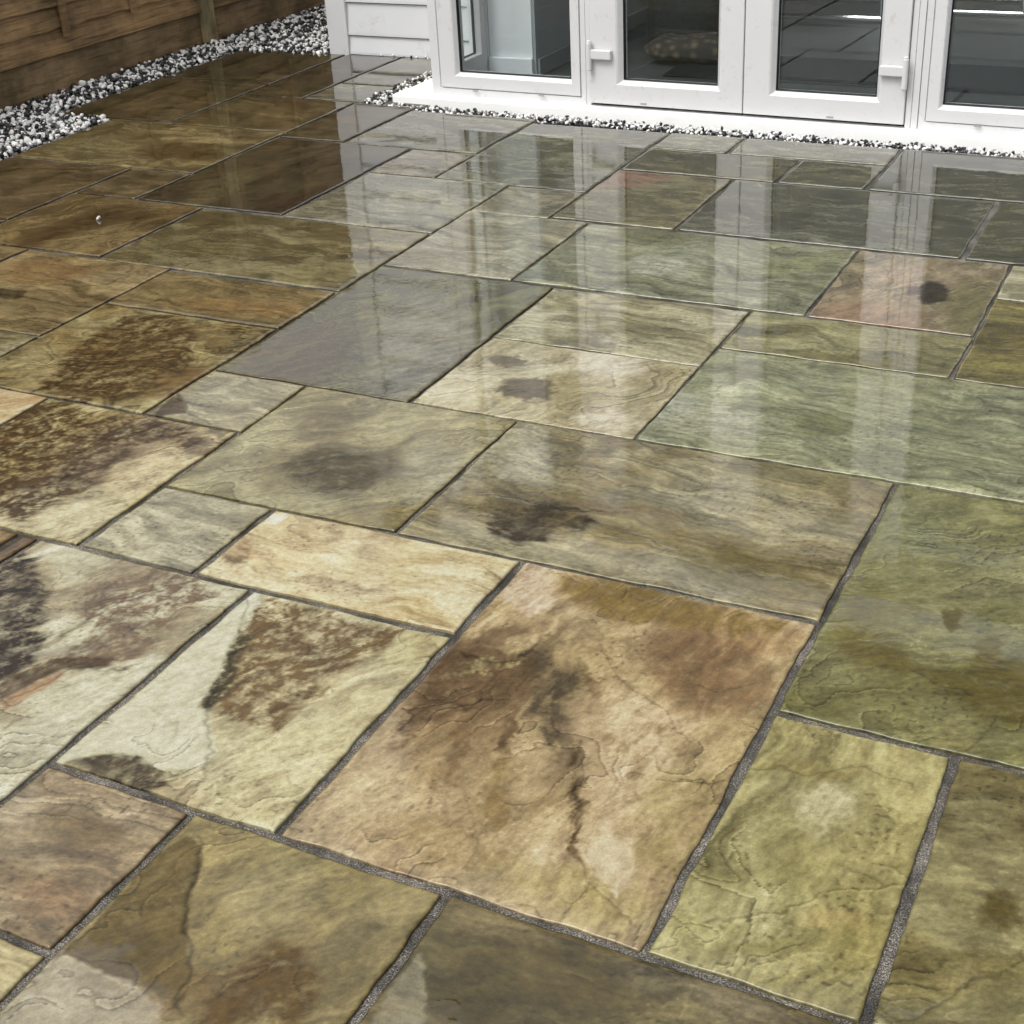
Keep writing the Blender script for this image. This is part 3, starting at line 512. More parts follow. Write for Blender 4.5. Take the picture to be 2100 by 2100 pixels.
def slab_mesh(s, idx):
    key, u0, u1, v0, v1, c1, c2, gdeg, relief, wet, label = s
    gap = .0078 if (v0 < 3 and key != 'x') else .0042
    x0, x1, y0, y1 = u0*U+gap, u1*U-gap, v0*V+gap, v1*V-gap
    cx, cy = (x0+x1)/2, (y0+y1)/2
    d = math.hypot(math.hypot(cx-CAM[0], cy-CAM[1]), CAM[2])
    step = min(.02, max(.0028, .0011*d))
    if key == 'x': step = .011
    nx = max(6, int((x1-x0)/step)); ny = max(6, int((y1-y0)/step))
    gx, gy = np.meshgrid(np.linspace(0, 1, nx), np.linspace(0, 1, ny))
    gx = gx.ravel(); gy = gy.ravel()
    X = x0+(x1-x0)*gx; Y = y0+(y1-y0)*gy
    sd = 100+idx*53
    # hand-cut edges
    j = RNG.uniform(-.004, .004, 4)
    ex = (1-gx)**6; ex1 = gx**6; ey = (1-gy)**6; ey1 = gy**6
    A = .0052
    X = X + ex*(A*fbm(Y*9, Y*0+.3, sd, 4)+j[0]*(gy-.5)) + ex1*(A*fbm(Y*9, Y*0+7.7, sd+3, 4)+j[1]*(gy-.5))
    Y = Y + ey*(A*fbm(X*9, X*0+.3, sd+5, 4)+j[2]*(gx-.5)) + ey1*(A*fbm(X*9, X*0+7.7, sd+8, 4)+j[3]*(gx-.5))
    a = R(gdeg); ca, sa = math.cos(a), math.sin(a)
    P = (X-cx)*ca+(Y-cy)*sa; Q = -(X-cx)*sa+(Y-cy)*ca
    P = P+sd*.37; Q = Q+sd*.61
    wxn = fbm(P*4, Q*4, sd+11, 3); wyn = fbm(P*4, Q*4, sd+13, 3)
    n1 = fbm(P*2.6+wxn*.8, Q*6+wyn*.8, sd+21, 5)
    n2 = fbm(P*14, Q*26, sd+31, 5, .6)
    fine = fbm(P*70, Q*110, sd+41, 3, .65)
    streak = fbm(P*3.2+wxn*1.2, Q*62+wyn*3, sd+51, 4, .6)
    n5_ = fbm(X*26, Y*26, sd+65, 3, .6)
    band = fbm(P*2.2+wxn*1.1, Q*17+wyn*2.2, sd+55, 5, .55); flow = fbm(P*4+wxn, Q*26+wyn*2, sd+57, 4, .6)
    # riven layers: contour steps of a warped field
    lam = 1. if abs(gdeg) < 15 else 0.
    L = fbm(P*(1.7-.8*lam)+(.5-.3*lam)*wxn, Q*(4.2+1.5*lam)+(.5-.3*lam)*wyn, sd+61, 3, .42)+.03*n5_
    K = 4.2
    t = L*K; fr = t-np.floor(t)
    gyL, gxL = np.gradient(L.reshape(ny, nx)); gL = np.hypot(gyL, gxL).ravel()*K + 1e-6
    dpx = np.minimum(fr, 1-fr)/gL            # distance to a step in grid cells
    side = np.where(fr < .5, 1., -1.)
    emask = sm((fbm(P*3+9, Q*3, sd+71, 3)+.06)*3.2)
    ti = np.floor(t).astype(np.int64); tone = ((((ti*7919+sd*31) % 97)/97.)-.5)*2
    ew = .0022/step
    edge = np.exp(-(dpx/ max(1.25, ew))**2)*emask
    # colour
    base = lin_np(c1); sec = lin_np(c2)
    m = sm(.5+n1*1.5)[:, None]
    C = base*(1-m*.85)+sec*m*.85
    C = C*np.clip((1+.34*n2[:, None]*min(1.6, .6+relief*.5))*(1+.30*fine[:, None])*(1+(.22+.22*lam)*streak[:, None])*(1+(.42+.14*lam)*band[:, None])*(1+.16*tone[:, None]), .22, 2.1)
    if relief > 1.4:
        pit = sm((fbm(P*16+wxn, Q*20+wyn, sd+85, 5, .68)+.02)*3.0)*sm((fbm(P*2.2, Q*2.2, sd+87, 3)+.35)*2.2)
        C = C*(1-.5*pit[:, None])
    sp_ = sm((gn(X*95, Y*95, sd+83)-.38)*6)*sm(fbm(X*5, Y*5, sd+84, 3)*2.5+.25); sl_ = sm((gn(X*120, Y*120, sd+86)-.40)*6)*sm(fbm(X*5+7, Y*5, sd+88, 3)*2.5+.2)
    C = C*(1-.42*sp_[:, None]+.30*sl_[:, None])
    warm = fbm(P*5, Q*5, sd+81, 4)[:, None]
    C = C*(1+warm*np.array([.05, .02, -.07]))
    n5 = fbm(X*9+sd, Y*9, sd+91, 5, .62); n6 = fbm(X*30, Y*30, sd+95, 4, .65); n7 = fbm(X*9, Y*9+sd, sd+97, 5, .62); n6b = fbm(X*34, Y*34+3, sd+99, 3, .65)
    for (k_, sx, sy, a00, a01, a10, a11, rgb, stg, soft) in STAINS_AND_REFL:
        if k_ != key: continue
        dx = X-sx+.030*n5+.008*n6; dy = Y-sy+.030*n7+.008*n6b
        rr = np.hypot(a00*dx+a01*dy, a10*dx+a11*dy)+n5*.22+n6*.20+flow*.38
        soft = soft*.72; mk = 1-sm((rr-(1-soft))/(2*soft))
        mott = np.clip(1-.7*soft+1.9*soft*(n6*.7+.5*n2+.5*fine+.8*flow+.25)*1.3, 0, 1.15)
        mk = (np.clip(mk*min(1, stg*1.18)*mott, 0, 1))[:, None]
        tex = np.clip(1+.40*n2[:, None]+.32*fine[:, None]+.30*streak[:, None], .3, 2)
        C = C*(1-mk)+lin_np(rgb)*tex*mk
    dark_ = np.zeros_like(X)
    n8 = fbm(X*85, Y*85, sd+201, 4, .7)
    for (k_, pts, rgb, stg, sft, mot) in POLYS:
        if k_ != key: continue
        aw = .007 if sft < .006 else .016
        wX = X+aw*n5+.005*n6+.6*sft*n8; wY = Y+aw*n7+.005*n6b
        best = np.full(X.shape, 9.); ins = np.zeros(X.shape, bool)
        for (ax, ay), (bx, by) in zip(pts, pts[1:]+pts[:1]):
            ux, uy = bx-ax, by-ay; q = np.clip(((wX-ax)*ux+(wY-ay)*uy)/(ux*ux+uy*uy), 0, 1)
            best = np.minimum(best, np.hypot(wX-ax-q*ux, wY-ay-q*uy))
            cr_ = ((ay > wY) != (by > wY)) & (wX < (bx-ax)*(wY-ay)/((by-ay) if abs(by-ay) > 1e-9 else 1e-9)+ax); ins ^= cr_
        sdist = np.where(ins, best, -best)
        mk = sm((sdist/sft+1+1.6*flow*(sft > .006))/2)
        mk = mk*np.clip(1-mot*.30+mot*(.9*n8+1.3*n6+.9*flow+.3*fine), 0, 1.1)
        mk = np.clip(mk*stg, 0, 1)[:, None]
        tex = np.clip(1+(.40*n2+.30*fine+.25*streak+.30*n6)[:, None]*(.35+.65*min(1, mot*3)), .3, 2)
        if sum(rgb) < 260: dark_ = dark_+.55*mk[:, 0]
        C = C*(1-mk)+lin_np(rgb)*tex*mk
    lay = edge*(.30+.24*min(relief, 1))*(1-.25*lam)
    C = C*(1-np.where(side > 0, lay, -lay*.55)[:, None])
    H = np.zeros_like(X)
    for (k_, pts, wdt, dk) in LINES:
        if k_ != key: continue
        wX = X+.012*gn(X*22, Y*22, sd+5)+.004*gn(X*70, Y*70, sd+6); wY = Y+.012*gn(X*22+9, Y*22, sd+7)+.004*gn(X*70+5, Y*70, sd+8)
        best = np.full(X.shape, 9.)
        for (ax, ay), (bx, by) in zip(pts[:-1], pts[1:]):
            ux, uy = bx-ax, by-ay; q = np.clip(((wX-ax)*ux+(wY-ay)*uy)/(ux*ux+uy*uy), 0, 1)
            best = np.minimum(best, np.hypot(wX-ax-q*ux, wY-ay-q*uy))
        ww = max(wdt*.55, step*.8)*(1+.6*n5)
        e = np.exp(-(best/np.maximum(ww, step*.6))**2)*np.clip(.85+.5*n6, .3, 1)
        C = C*(1+(dk-1)*e[:, None]); H -= (1-dk)*e*.0005
    # darker rim at the joint and worn pale edge
    de = np.minimum(np.minimum(gx*(x1-x0), (1-gx)*(x1-x0)), np.minimum(gy*(y1-y0), (1-gy)*(y1-y0)))
    pale = np.exp(-((de-.004)/.005)**2)*np.clip(.5+n2*1.4, 0, 1)
    C = C*(1+.12*pale[:, None])
    lm = np.clip(C@np.array([.3, .6, .1]), .003, 2)[:, None]; C = C*(lm/.24)**.28
    C = np.clip(C*ALB, .003, 2); C = C/(1+(C/.50)**3)**(1/3)
    far_ = min(1, max(0, (v0-4)/6)); C = C*(1-(.35-.27*far_)*np.exp(-(de/.003)**2))[:, None]
    # height: gentle undulation (bends the reflections), steps, relief, tilt, rounded arris
    und = .00030*fbm(P*2.4, Q*2.4, sd+101, 3)+.000040*fbm(P*9, Q*22, sd+103, 3)+.000030*fbm(X*60, Y*60, sd+105, 2)+.000045*fbm(X*22, Y*22, sd+107, 2)
    stepH = .00015*relief*(np.floor(t)+sm(fr/ .22))*.6*(.4+emask)
    rel = relief**2*(.00028*fbm(P*18, Q*26, sd+111, 4, .6))*sm(.2+fbm(P*2, Q*2, sd+113, 3)*2)
    til = RNG.uniform(-.0015, .0015, 2)
    H += und+stepH*.5+rel*.5+(X-cx)*til[0]+(Y-cy)*til[1]+RNG.uniform(-.0006, .0006)
    wet = min(.985, .60+.048*v1) if v1 > 0 else .62; wetf = np.clip(wet+.10*n1-.25*np.clip(rel/.0003, 0, 1)*.3+.05*n5, .40, 1)*(1-np.clip(dark_, 0, .6))
    for (k_, sx, sy, rx, ry) in PUDDLES:
        if k_ != key: continue
        rr = np.hypot((X-sx)/rx, (Y-sy)/ry)+n5*.25+n6*.05
        pm = 1-sm((rr-.9)/.12)
        H = H*(1-pm)+(.0011)*pm; wetf = wetf*(1-pm)+1.0*pm
    H -= .0022*np.exp(-(de/.0022)**2)
    rim = np.exp(-(de/.0042)**2); wetf = wetf*(1-(.92-.6*far_)*rim*.85)
    n = len(X); co = np.empty((n, 3)); co[:, 0] = X; co[:, 1] = Y; co[:, 2] = H
    ids = np.arange(nx*ny).reshape(ny, nx)
    q = np.stack([ids[:-1, :-1], ids[:-1, 1:], ids[1:, 1:], ids[1:, :-1]], -1).reshape(-1, 4)
    # skirt
    loop = np.concatenate([ids[0, :-1], ids[:-1, -1], ids[-1, :0:-1], ids[:0:-1, 0]])
    sk = co[loop].copy(); sk[:, 2] = -.026
    b = n; nl = len(loop); k2 = np.arange(nl)
    sq = np.stack([loop, b+k2, b+(k2+1) % nl, loop[(k2+1) % nl]], -1)
    co = np.vstack([co, sk]); q = np.vstack([q, sq]); C = np.vstack([C, C[loop]*.6]); wetf = np.concatenate([wetf, wetf[loop]])
    me = bpy.data.meshes.new('paving_slab'); me.vertices.add(len(co)); me.vertices.foreach_set('co', co.astype(np.float32).ravel())
    me.loops.add(q.size); me.loops.foreach_set('vertex_index', q.astype(np.int32).ravel())
    me.polygons.add(len(q)); me.polygons.foreach_set('loop_start', np.arange(0, q.size, 4, dtype=np.int32)); me.polygons.foreach_set('loop_total', np.full(len(q), 4, dtype=np.int32))
    me.update(calc_edges=True)
    sf = np.ones(len(q), dtype=bool); sf[-nl:] = False; me.polygons.foreach_set('use_smooth', sf)
    ca_ = me.attributes.new('Col', 'FLOAT_COLOR', 'POINT'); cc = np.ones((len(co), 4), np.float32); cc[:, :3] = C; ca_.data.foreach_set('color', cc.ravel())
    wa = me.attributes.new('wet', 'FLOAT', 'POINT'); wa.data.foreach_set('value', wetf.astype(np.float32))
    me.update(); return me
PUDDLES = [('M', -.07, -.50, .17, .23), ('V', .42, -.42, .14, .22)]

ground = MB(); ground.box(-90, 90, -90, 110, -.4, -.12); gm = simple('lawn_soil', (70, 84, 46), .9, .1, .3, 3, .4, 20)
tag(ground.build('ground', gm), kind='structure')
patio = empty('patio'); tag(patio, kind='structure')
nsl = 0
for i, s in enumerate(SLABS):
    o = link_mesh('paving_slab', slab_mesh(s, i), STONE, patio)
    if s[10]: o['label'] = s[10]
# mortar bed
def mortar():
    m, nt, bs = mat('grey_mortar'); L = nt.links; v = coords(nt)
    n = noise(nt, 420, 2, .7, v); r = ramp(nt, n.outputs[0], [(.36, lin((50, 47, 42))), (.50, lin((98, 93, 85))), (.60, lin((138, 132, 123))), (.72, lin((200, 194, 184)))])
    n2 = noise(nt, 7, 4, .6, v); r2 = ramp(nt, n2.outputs[0], [(.38, (.22,)*3), (.62, (1.2,)*3)])
    mx = nd(nt, 'ShaderNodeMixRGB', blend_type='MULTIPLY'); mx.inputs[0].default_value = 1; L.new(r.outputs[0], mx.inputs[1]); L.new(r2.outputs[0], mx.inputs[2]); L.new(mx.outputs[0], bs.inputs['Base Color'])
    bs.inputs['Roughness'].default_value = .45; bs.inputs['Specular IOR Level'].default_value = .5; bump(nt, n.outputs[0], .8, .004, bs); return m
b = MB()
for (u0, u1, v0, v1) in ((-11.3, 11, -8, 14.0), (-12.45, -7.05, 12.6, 17.6), (3.4, 11, 14.02, 17)):
    b.box(u0*U+.004, u1*U-.004, v0*V+.004, v1*V-.004, -.11, -.0066 if v0 < 0 else -.0072)
b.build('mortar_joints', mortar(), patio)

# ---------------------------------------------------------------- gravel
def pebble_proto():
    bm = bmesh.new(); bmesh.ops.create_icosphere(bm, subdivisions=2, radius=1)
    v = np.array([p.co[:] for p in bm.verts]); f = np.array([[q.index for q in p.verts] for p in bm.faces]); bm.free(); return v, f
PV, PF = pebble_proto()
def pebble_mesh(name, pts, size, white=.52):
    n = len(pts); nv = len(PV)
    q = RNG.normal(size=(n, 4)); q /= np.linalg.norm(q, axis=1)[:, None]; a, bq, c, d = q.T
    Rm = np.stack([1-2*(c*c+d*d), 2*(bq*c-a*d), 2*(bq*d+a*c), 2*(bq*c+a*d), 1-2*(bq*bq+d*d), 2*(c*d-a*bq), 2*(bq*d-a*c), 2*(c*d+a*bq), 1-2*(bq*bq+c*c)], 1).reshape(n, 3, 3)
    sc = RNG.uniform(.55, 1.15, (n, 3))*size[:, None]/2; sc[:, 2] *= .72
    lump = 1+.16*np.sin(PV[None]@np.array([[3.1, 1, 2], [1, 4.2, .5], [2, .3, 3.7]])+RNG.uniform(0, 6, (n, 1, 3))).sum(2, keepdims=True)/1.5
    co = np.einsum('nij,nvj->nvi', Rm, PV[None]*lump*sc[:, None, :])+pts[:, None, :]
    f = (PF[None]+np.arange(n)[:, None, None]*nv).reshape(-1, 3); co = co.reshape(-1, 3)
    me = bpy.data.meshes.new(name); me.vertices.add(len(co)); me.vertices.foreach_set('co', co.astype(np.float32).ravel())
    me.loops.add(f.size); me.loops.foreach_set('vertex_index', f.astype(np.int32).ravel()); me.polygons.add(len(f))
    me.polygons.foreach_set('loop_start', np.arange(0, f.size, 3, dtype=np.int32)); me.polygons.foreach_set('loop_total', np.full(len(f), 3, dtype=np.int32)); me.update(calc_edges=True)
    me.polygons.foreach_set('use_smooth', np.ones(len(f), bool))
    wmask = RNG.uniform(size=n) < white
    g = np.where(wmask, RNG.uniform(.6, .95, n), RNG.uniform(.004, .035, n)); g = np.where((RNG.uniform(size=n) < .06) & (white < 1), RNG.uniform(.1, .3, n), g); tint = np.where(wmask[:, None], np.array([1, .985, .95]), np.array([.95, 1, 1.05]))*(1+RNG.normal(0, .02, (n, 3)))
    cc = np.ones((n, nv, 4), np.float32); cc[:, :, :3] = (g[:, None]*tint)[:, None, :]
    at = me.attributes.new('Col', 'FLOAT_COLOR', 'POINT'); at.data.foreach_set('color', cc.ravel()); return me
m, nt, bs = mat('wet_pebble'); at = nd(nt, 'ShaderNodeAttribute', attribute_name='Col'); nt.links.new(at.outputs['Color'], bs.inputs['Base Color']); bs.inputs['Roughness'].default_value = .3
PEB = m
def scatter(x0, x1, y0, y1, pitch, z=-.012, zr=.014, prob=1, slope=0):
    nx = max(1, int((x1-x0)/pitch)); ny = max(1, int((y1-y0)/pitch))
    gx, gy = np.meshgrid((np.arange(nx)+.5)/nx, (np.arange(ny)+.5)/ny); gx = gx.ravel(); gy = gy.ravel()
    X = x0+(x1-x0)*gx+RNG.uniform(-.45, .45, gx.size)*pitch; Y = y0+(y1-y0)*gy+RNG.uniform(-.45, .45, gx.size)*pitch+slope*(x0+(x1-x0)*gx)
    k_ = RNG.uniform(size=X.size) < prob
    return np.stack([X, Y, z+RNG.uniform(-zr, zr, X.size)], 1)[k_]
pp = []
for (x0, x1, y0, y1) in ((-4.12, -3.47, .2, 3.66), (-4.12, -3.83, 3.66, 5.26), (-3.84, -3.46, 3.64, 3.76), (-4.12, -3.26, 5.26, 7.4)):
    pp += [scatter(x0, x1, y0, y1, .020, -.022, .008), scatter(x0, x1, y0, y1, .023, -.006, .010)]
pp += [scatter(-3.9, -3.24, 5.20, 5.27, .02, .0, .006, .8), scatter(-3.50, -3.455, .2, 3.7, .022, .004, .006, .5), scatter(-3.86, -3.80, 3.7, 5.2, .022, .004, .006, .35)]
pp = np.vstack(pp); g1 = link_mesh('gravel', pebble_mesh('gravel', pp, RNG.uniform(.013, .034, len(pp))), PEB)
tag(g1, 'black and white pebble gravel along the foot of the timber fence', 'gravel', kind='stuff')
pp = [scatter(-2.46, 1.04, 4.196, 4.270, .016, -.016, .006, 1, -.03), scatter(-2.46, 1.04, 4.193, 4.272, .020, -.006, .005, .8, -.03),
      scatter(-2.48, -2.37, 4.30, 5.22, .019, -.008, .008), scatter(-2.48, -2.37, 4.30, 5.22, .021, .003, .006, .8), scatter(-2.95, -2.2, 5.215, 5.243, .022, .006, .004, .5)]
pp = np.vstack(pp); g2_ = link_mesh('gravel', pebble_mesh('gravel', pp, RNG.uniform(.011, .023, len(pp)), .5), PEB)
tag(g2_, 'narrow strip of black and white pebbles along the white door sill', 'gravel', kind='stuff')
b = MB(); b.box(-4.5, -3.4, .1, 7.6, -.12, -.03); b.box(-3.4, -3.2, 5.1, 7.6, -.12, -.031); b.box(-2.5, 1.03, 4.1, 5.3, -.12, -.032)
tag(b.build('soil', simple('dark_soil', (34, 30, 26), .8, .3, .3, 30, .5, 80)), kind='structure')
pb = link_mesh('pebble', pebble_mesh('pebble', np.array([[-2.456, 2.476, .006]]), np.array([.026]), 1.1), PEB)
tag(pb, 'single loose white pebble lying on a brown slab away from the gravel', 'pebble')

# ---------------------------------------------------------------- fence
WOODB = wood_material('fence_board', (152, 126, 92), (80, 62, 42), (1, .35, 9), .35)
WOODG = wood_material('gravel_board_timber', (140, 120, 92), (84, 68, 48), (1, .4, 6), .6)
WOODP = wood_material('post_timber', (176, 162, 126), (130, 116, 84), (4, 4, .5), .4)
fence = empty('timber_fence', (-4.14, 4.4, 0)); tag(fence, 'brown lap panel timber fence with gravel board beside the pebbles', 'fence')
XF = -4.14
posts = [-3.94, -2.06, -.18, 1.70, 3.52, 5.385, 7.25]
for i, py in enumerate(posts):
    b = MB(); b.box(XF-.07, XF+.035, py-.05, py+.05, -.1, 1.86); b.build('post', WOODP, fence, .004)
for i in range(len(posts)-1):
    ya, yb = posts[i]+.05, posts[i+1]-.05
    b = MB(); b.box(XF-.03, XF+.0, ya, yb, -.02, .158); b.build('gravel_board', WOODG, fence, .004)
    b = MB()
    b.box(XF-.045, XF+.018, ya+.004, yb-.004, .164, .198)              # bottom rail
    b.box(XF-.045, XF+.018, ya+.004, yb-.004, 1.78, 1.82)
    z = .18; k_ = 0
    while z < 1.76:                                                     # overlapping boards
        h = .125; n0 = len(b.v); seg = 16
        wav = [.006*math.sin(3.1*t+i*2+k_)+random.uniform(-.0025, .0025) for t in range(seg+1)]
        for t in range(seg+1):
            y = ya+.006+(yb-ya-.012)*t/seg; zz = z+wav[t]
            for (dx, dz) in ((.014, 0), (-.004, 0), (-.026, h), (-.014, h)): b.v.append((XF+dx, y, zz+dz))
        for t in range(seg):
            p = n0+t*4
            for q in range(4): b.f.append((p+q, p+(q+1) % 4, p+4+(q+1) % 4, p+4+q))
        b.f += [(n0, n0+1, n0+2, n0+3), (n0+seg*4+3, n0+seg*4+2, n0+seg*4+1, n0+seg*4)]
        z += .103; k_ += 1
    pn = b.build('fence_panel', WOODB, fence)
    nb = 4; 
    for q in range(nb):
        yb_ = 4.26+(q-1)*.52+(i-4)*1.865 if q else ya+.03
        if not (ya+.02 < yb_ < yb-.02): continue
        b = MB(); b.box(XF+.0155, XF+.034, yb_-.02, yb_+.02, .235 if q == 1 else .262, 1.77); b.build('batten', WOODB, pn, .002)
# ---------------------------------------------------------------- house
house = empty('house', (-.7, 4.4, 0)); tag(house, 'white clad house extension with glazed white doors facing the patio', 'house')
def boards(b, p0, p1, z0, z1, out, ph=.098, hh=.165):
    """lapped cladding boards between two plan points; out = outward unit normal"""
    z = ph-hh; (xa, ya), (xb, yb) = p0, p1; ox, oy = out
    while z < z1:
        a = max(z, z0); t = min(z+hh, z1); n0 = len(b.v)
        for (px, py) in (p0, p1):
            for (dn, zz) in ((.016, a), (-.04, a), (-.04, t), (.004, t-.006), (.016, a+.012)): b.v.append((px+ox*dn, py+oy*dn, zz))
        for q in range(5): b.f.append((n0+q, n0+(q+1) % 5, n0+5+(q+1) % 5, n0+5+q))
        b.f += [tuple(n0+q for q in range(5)), tuple(n0+5+q for q in range(5))[::-1]]
        z += hh
for (pa, pb_, on) in (((-3.115, 5.262), (-2.18, 5.245), (0, -1)), ((.82, 5.18), (4.9, 5.06), (0, -1)), ((-3.222, 5.36), (-3.222, 10), (-1, 0))):
    b = MB(); boards(b, pa, pb_, 0, 2.7, on); b.build('cladding', CLAD, house)
b = MB(); b.box(-3.235, -3.115, 5.235, 5.355, -.05, 2.72); b.build('corner_trim', UPVC, house, .004)
BRICK = None
def brick():
    m, nt, bs = mat('brown_brick'); br = nd(nt, 'ShaderNodeTexBrick'); br.inputs['Scale'].default_value = 4.4; br.inputs['Color1'].default_value = (*lin((104, 84, 66)), 1); br.inputs['Color2'].default_value = (*lin((84, 68, 54)), 1); br.inputs['Mortar'].default_value = (*lin((140, 130, 118)), 1)
    tc = nd(nt, 'ShaderNodeTexCoord'); mp = nd(nt, 'ShaderNodeMapping'); mp.inputs['Rotation'].default_value = (R(90), 0, 0); nt.links.new(tc.outputs['Object'], mp.inputs[0]); nt.links.new(mp.outputs[0], br.inputs['Vector']); nt.links.new(br.outputs[0], bs.inputs['Base Color']); bs.inputs['Roughness'].default_value = .8; return m
BRICK = brick()
b = MB(); b.box(-3.20, -2.17, 5.30, 5.42, -.05, 2.7); b.box(.81, 4.9, 5.2, 5.42, -.05, 2.7); b.box(-3.18, -3.08, 5.42, 10, -.05, 2.7); b.box(4.8, 4.9, 5.42, 10, -.05, 2.7); b.box(-3.18, 4.9, 10, 10.1, -.05, 2.7)
b.build('inner_wall', GREYWALL, house)
b = MB(); b.box(-3.2, 4.95, 5.24, 10.1, 2.7, 5.3); b.build('brick_wall', BRICK, house)
TILE = simple('dark_roof_tile', (52, 48, 46), .7, .3, .3, 12, .5, 30)
b = MB(); n0 = 0
for x in (-3.5, 5.25):
    for (y, z) in ((4.95, 5.22), (7.7, 7.6), (10.4, 5.22), (10.4, 5.1), (7.7, 7.45), (4.95, 5.1)): b.v.append((x, y, z))
for q in range(6): b.f.append((q, (q+1) % 6, 6+(q+1) % 6, 6+q))
b.f += [tuple(range(6)), tuple(range(6, 12))[::-1]]; rf = b.build('roof', TILE, house)
b = MB(); b.cyl((-3.5, 4.9, 5.16), (5.25, 4.9, 5.16), .055); b.build('gutter', GASKET, rf)
for x in (-3.15, 4.85):
    b = MB(); n0 = 0
    for y, z in ((5.25, 5.3), (10.1, 5.3), (7.7, 7.4)): b.v += [(x-.05, y, z), (x+.05, y, z)]
    b.f += [(n0, n0+2, n0+4), (n0+1, n0+5, n0+3), (n0, n0+1, n0+3, n0+2), (n0+2, n0+3, n0+5, n0+4), (n0+4, n0+5, n0+1, n0)]
    b.build('gable', BRICK, house)
# bay roof
b = MB(); b.box(-2.26, .9, -.02, .10, 2.07, 2.27, fx); b.build('fascia', UPVC, house, .004)
b = MB(); n0 = len(b.v)
for x in (-2.3, .94):
    for (n, z) in ((.12, 2.272), (-.86, 2.62), (-.86, 2.56), (.10, 2.235)): b.v.append(fx(x, n, z))
for q in range(4): b.f.append((q, (q+1) % 4, 4+(q+1) % 4, 4+q))
b.f += [(0, 1, 2, 3), (7, 6, 5, 4)]; br_ = b.build('glazed_roof', ROOFGL, house)
for i in range(6):
    x = -2.28+i*.638; b = MB(); n0 = 0
    for xx in (x-.025, x+.025):
        for (n, z) in ((.12, 2.30), (-.86, 2.648), (-.86, 2.624), (.12, 2.276)): b.v.append(fx(xx, n, z))
    for q in range(4): b.f.append((q, (q+1) % 4, 4+(q+1) % 4, 4+q))
    b.f += [(0, 1, 2, 3), (7, 6, 5, 4)]; b.build('glazing_bar', UPVC, br_)
# sill
b = MB(); b.box(-2.345, .99, -.05, .070, -.03, .0225, fx); b.box(-2.345, .99, -.05, .062, .0225, .027, fx); sill = b.build('sill', SILL, house, .003)
b = MB(); b.box(-2.335, -2.12, 4.49, 5.24, -.03, .0265); b.build('sill', SILL, house, .003)
# window and door frames
FR = [(0, -.06), (0, .0), (1, .0), (1, -.06)]
OUT = [(0, -.06), (0, .004), (.30, .004), (.31, -.003), (.345, -.003), (.355, .008), (.86, .008), (.90, .005), (1, -.014), (1, -.06)]
SASH = [(0, -.05), (0, .014), (.02, .018), (.84, .018), (.88, .014), (1, -.008), (1, -.05)]
Z0, Z1 = .027, 2.07
def pane(parent, x0, x1, z0, z1, dep=-.018, xf=fx):
    b = MB(); g = .007
    b.ring(x0-.002, x1+.002, z0-.002, z1+.002, g, g, g, g, [(0, dep+.006), (1, dep+.001), (1, dep-.01), (0, dep-.01)], xf); b.build('gasket', GASKET, parent)
    b = MB(); b.box(x0+.002, x1-.002, dep-.022, dep-.004, z0+.002, z1-.002, xf); b.build('glass_pane', GLASS, parent)
def window(x0, x1, gx0, gx1, gz0=.128):
    b = MB(); b.ring(x0, x1, Z0, Z1, gx0-x0, x1-gx1, gz0-Z0, .12, OUT); o = b.build('window_frame', UPVC, house, .0015); pane(o, gx0, gx1, gz0, Z1-.12); return o
for i, x in enumerate((-1.95, -1.62, .24, .52, -1.13, -.33)):
    b = MB(); b.box(x, x+.028, .0135 if i < 4 else .0335, .0165 if i < 4 else .0365, .052, .060, fx); b.build('drain_cover', simple('grey_plastic', (150, 150, 148), .5) if i == 0 else bpy.data.materials['grey_plastic'], house, .001)
window(-2.164, -1.394, -2.023, -1.471); window(.024, .794, .110, .653, .122)
b = MB(); b.box(-1.3925, -1.371, -.06, .006, Z0, Z1, fx); b.box(-.0265, -.004, -.06, .006, Z0, Z1, fx); b.box(-.0025, .0225, -.06, .009, Z0, Z1, fx); b.box(-1.371, -.0265, -.06, .006, 2.02, Z1, fx)
b.build('door_frame', UPVC, house, .002)
b = MB(); b.box(-1.371, -.0265, -.07, -.022, Z0, .043, fx); b.build('door_threshold', GASKET, house)
def hinge(parent, x, s, zc):
    b = MB(); b.box(min(x+s*.002, x+s*.105), max(x+s*.002, x+s*.105), .020, .042, zc-.020, zc+.020, fx)
    x_ = x+s*.004
    b.cyl(fx(x_, .036, zc-.068), fx(x_, .036, zc+.050), .0115, 16); b.cyl(fx(x_, .036, zc+.050), fx(x_, .036, zc+.058), .0115, 16, .005)
    b.box(min(x, x+s*.03), max(x, x+s*.03), .016, .03, zc-.019, zc+.019, fx) if False else None
    b.build('hinge', UPVC, parent, .006)
def door(x0, x1, gx0, gx1, gz0, hs_):
    zb, zt = .041, 2.012
    b = MB(); b.ring(x0, x1, zb, zt, gx0-x0, x1-gx1, gz0-zb, .115, SASH); o = b.build('french_door', UPVC, house, .0015); pane(o, gx0, gx1, gz0, zt-.115, -.012)
    for zc in (.247, 1.03, 1.82): hinge(o, x0 if hs_ > 0 else x1, hs_, zc)
    return o
d1 = door(-1.368, -.6875, -1.222, -.803, .140, 1); d2 = door(-.6840, -.0290, -.554, -.146, .136, -1)
b = MB(); b.box(-.712, -.692, .018, .026, .95, 1.17, fx); b.cyl(fx(-.702, .026, 1.1), fx(-.702, .05, 1.1), .008); b.box(-.82, -.694, .044, .056, 1.09, 1.11, fx); b.build('handle', UPVC, d1, .002)
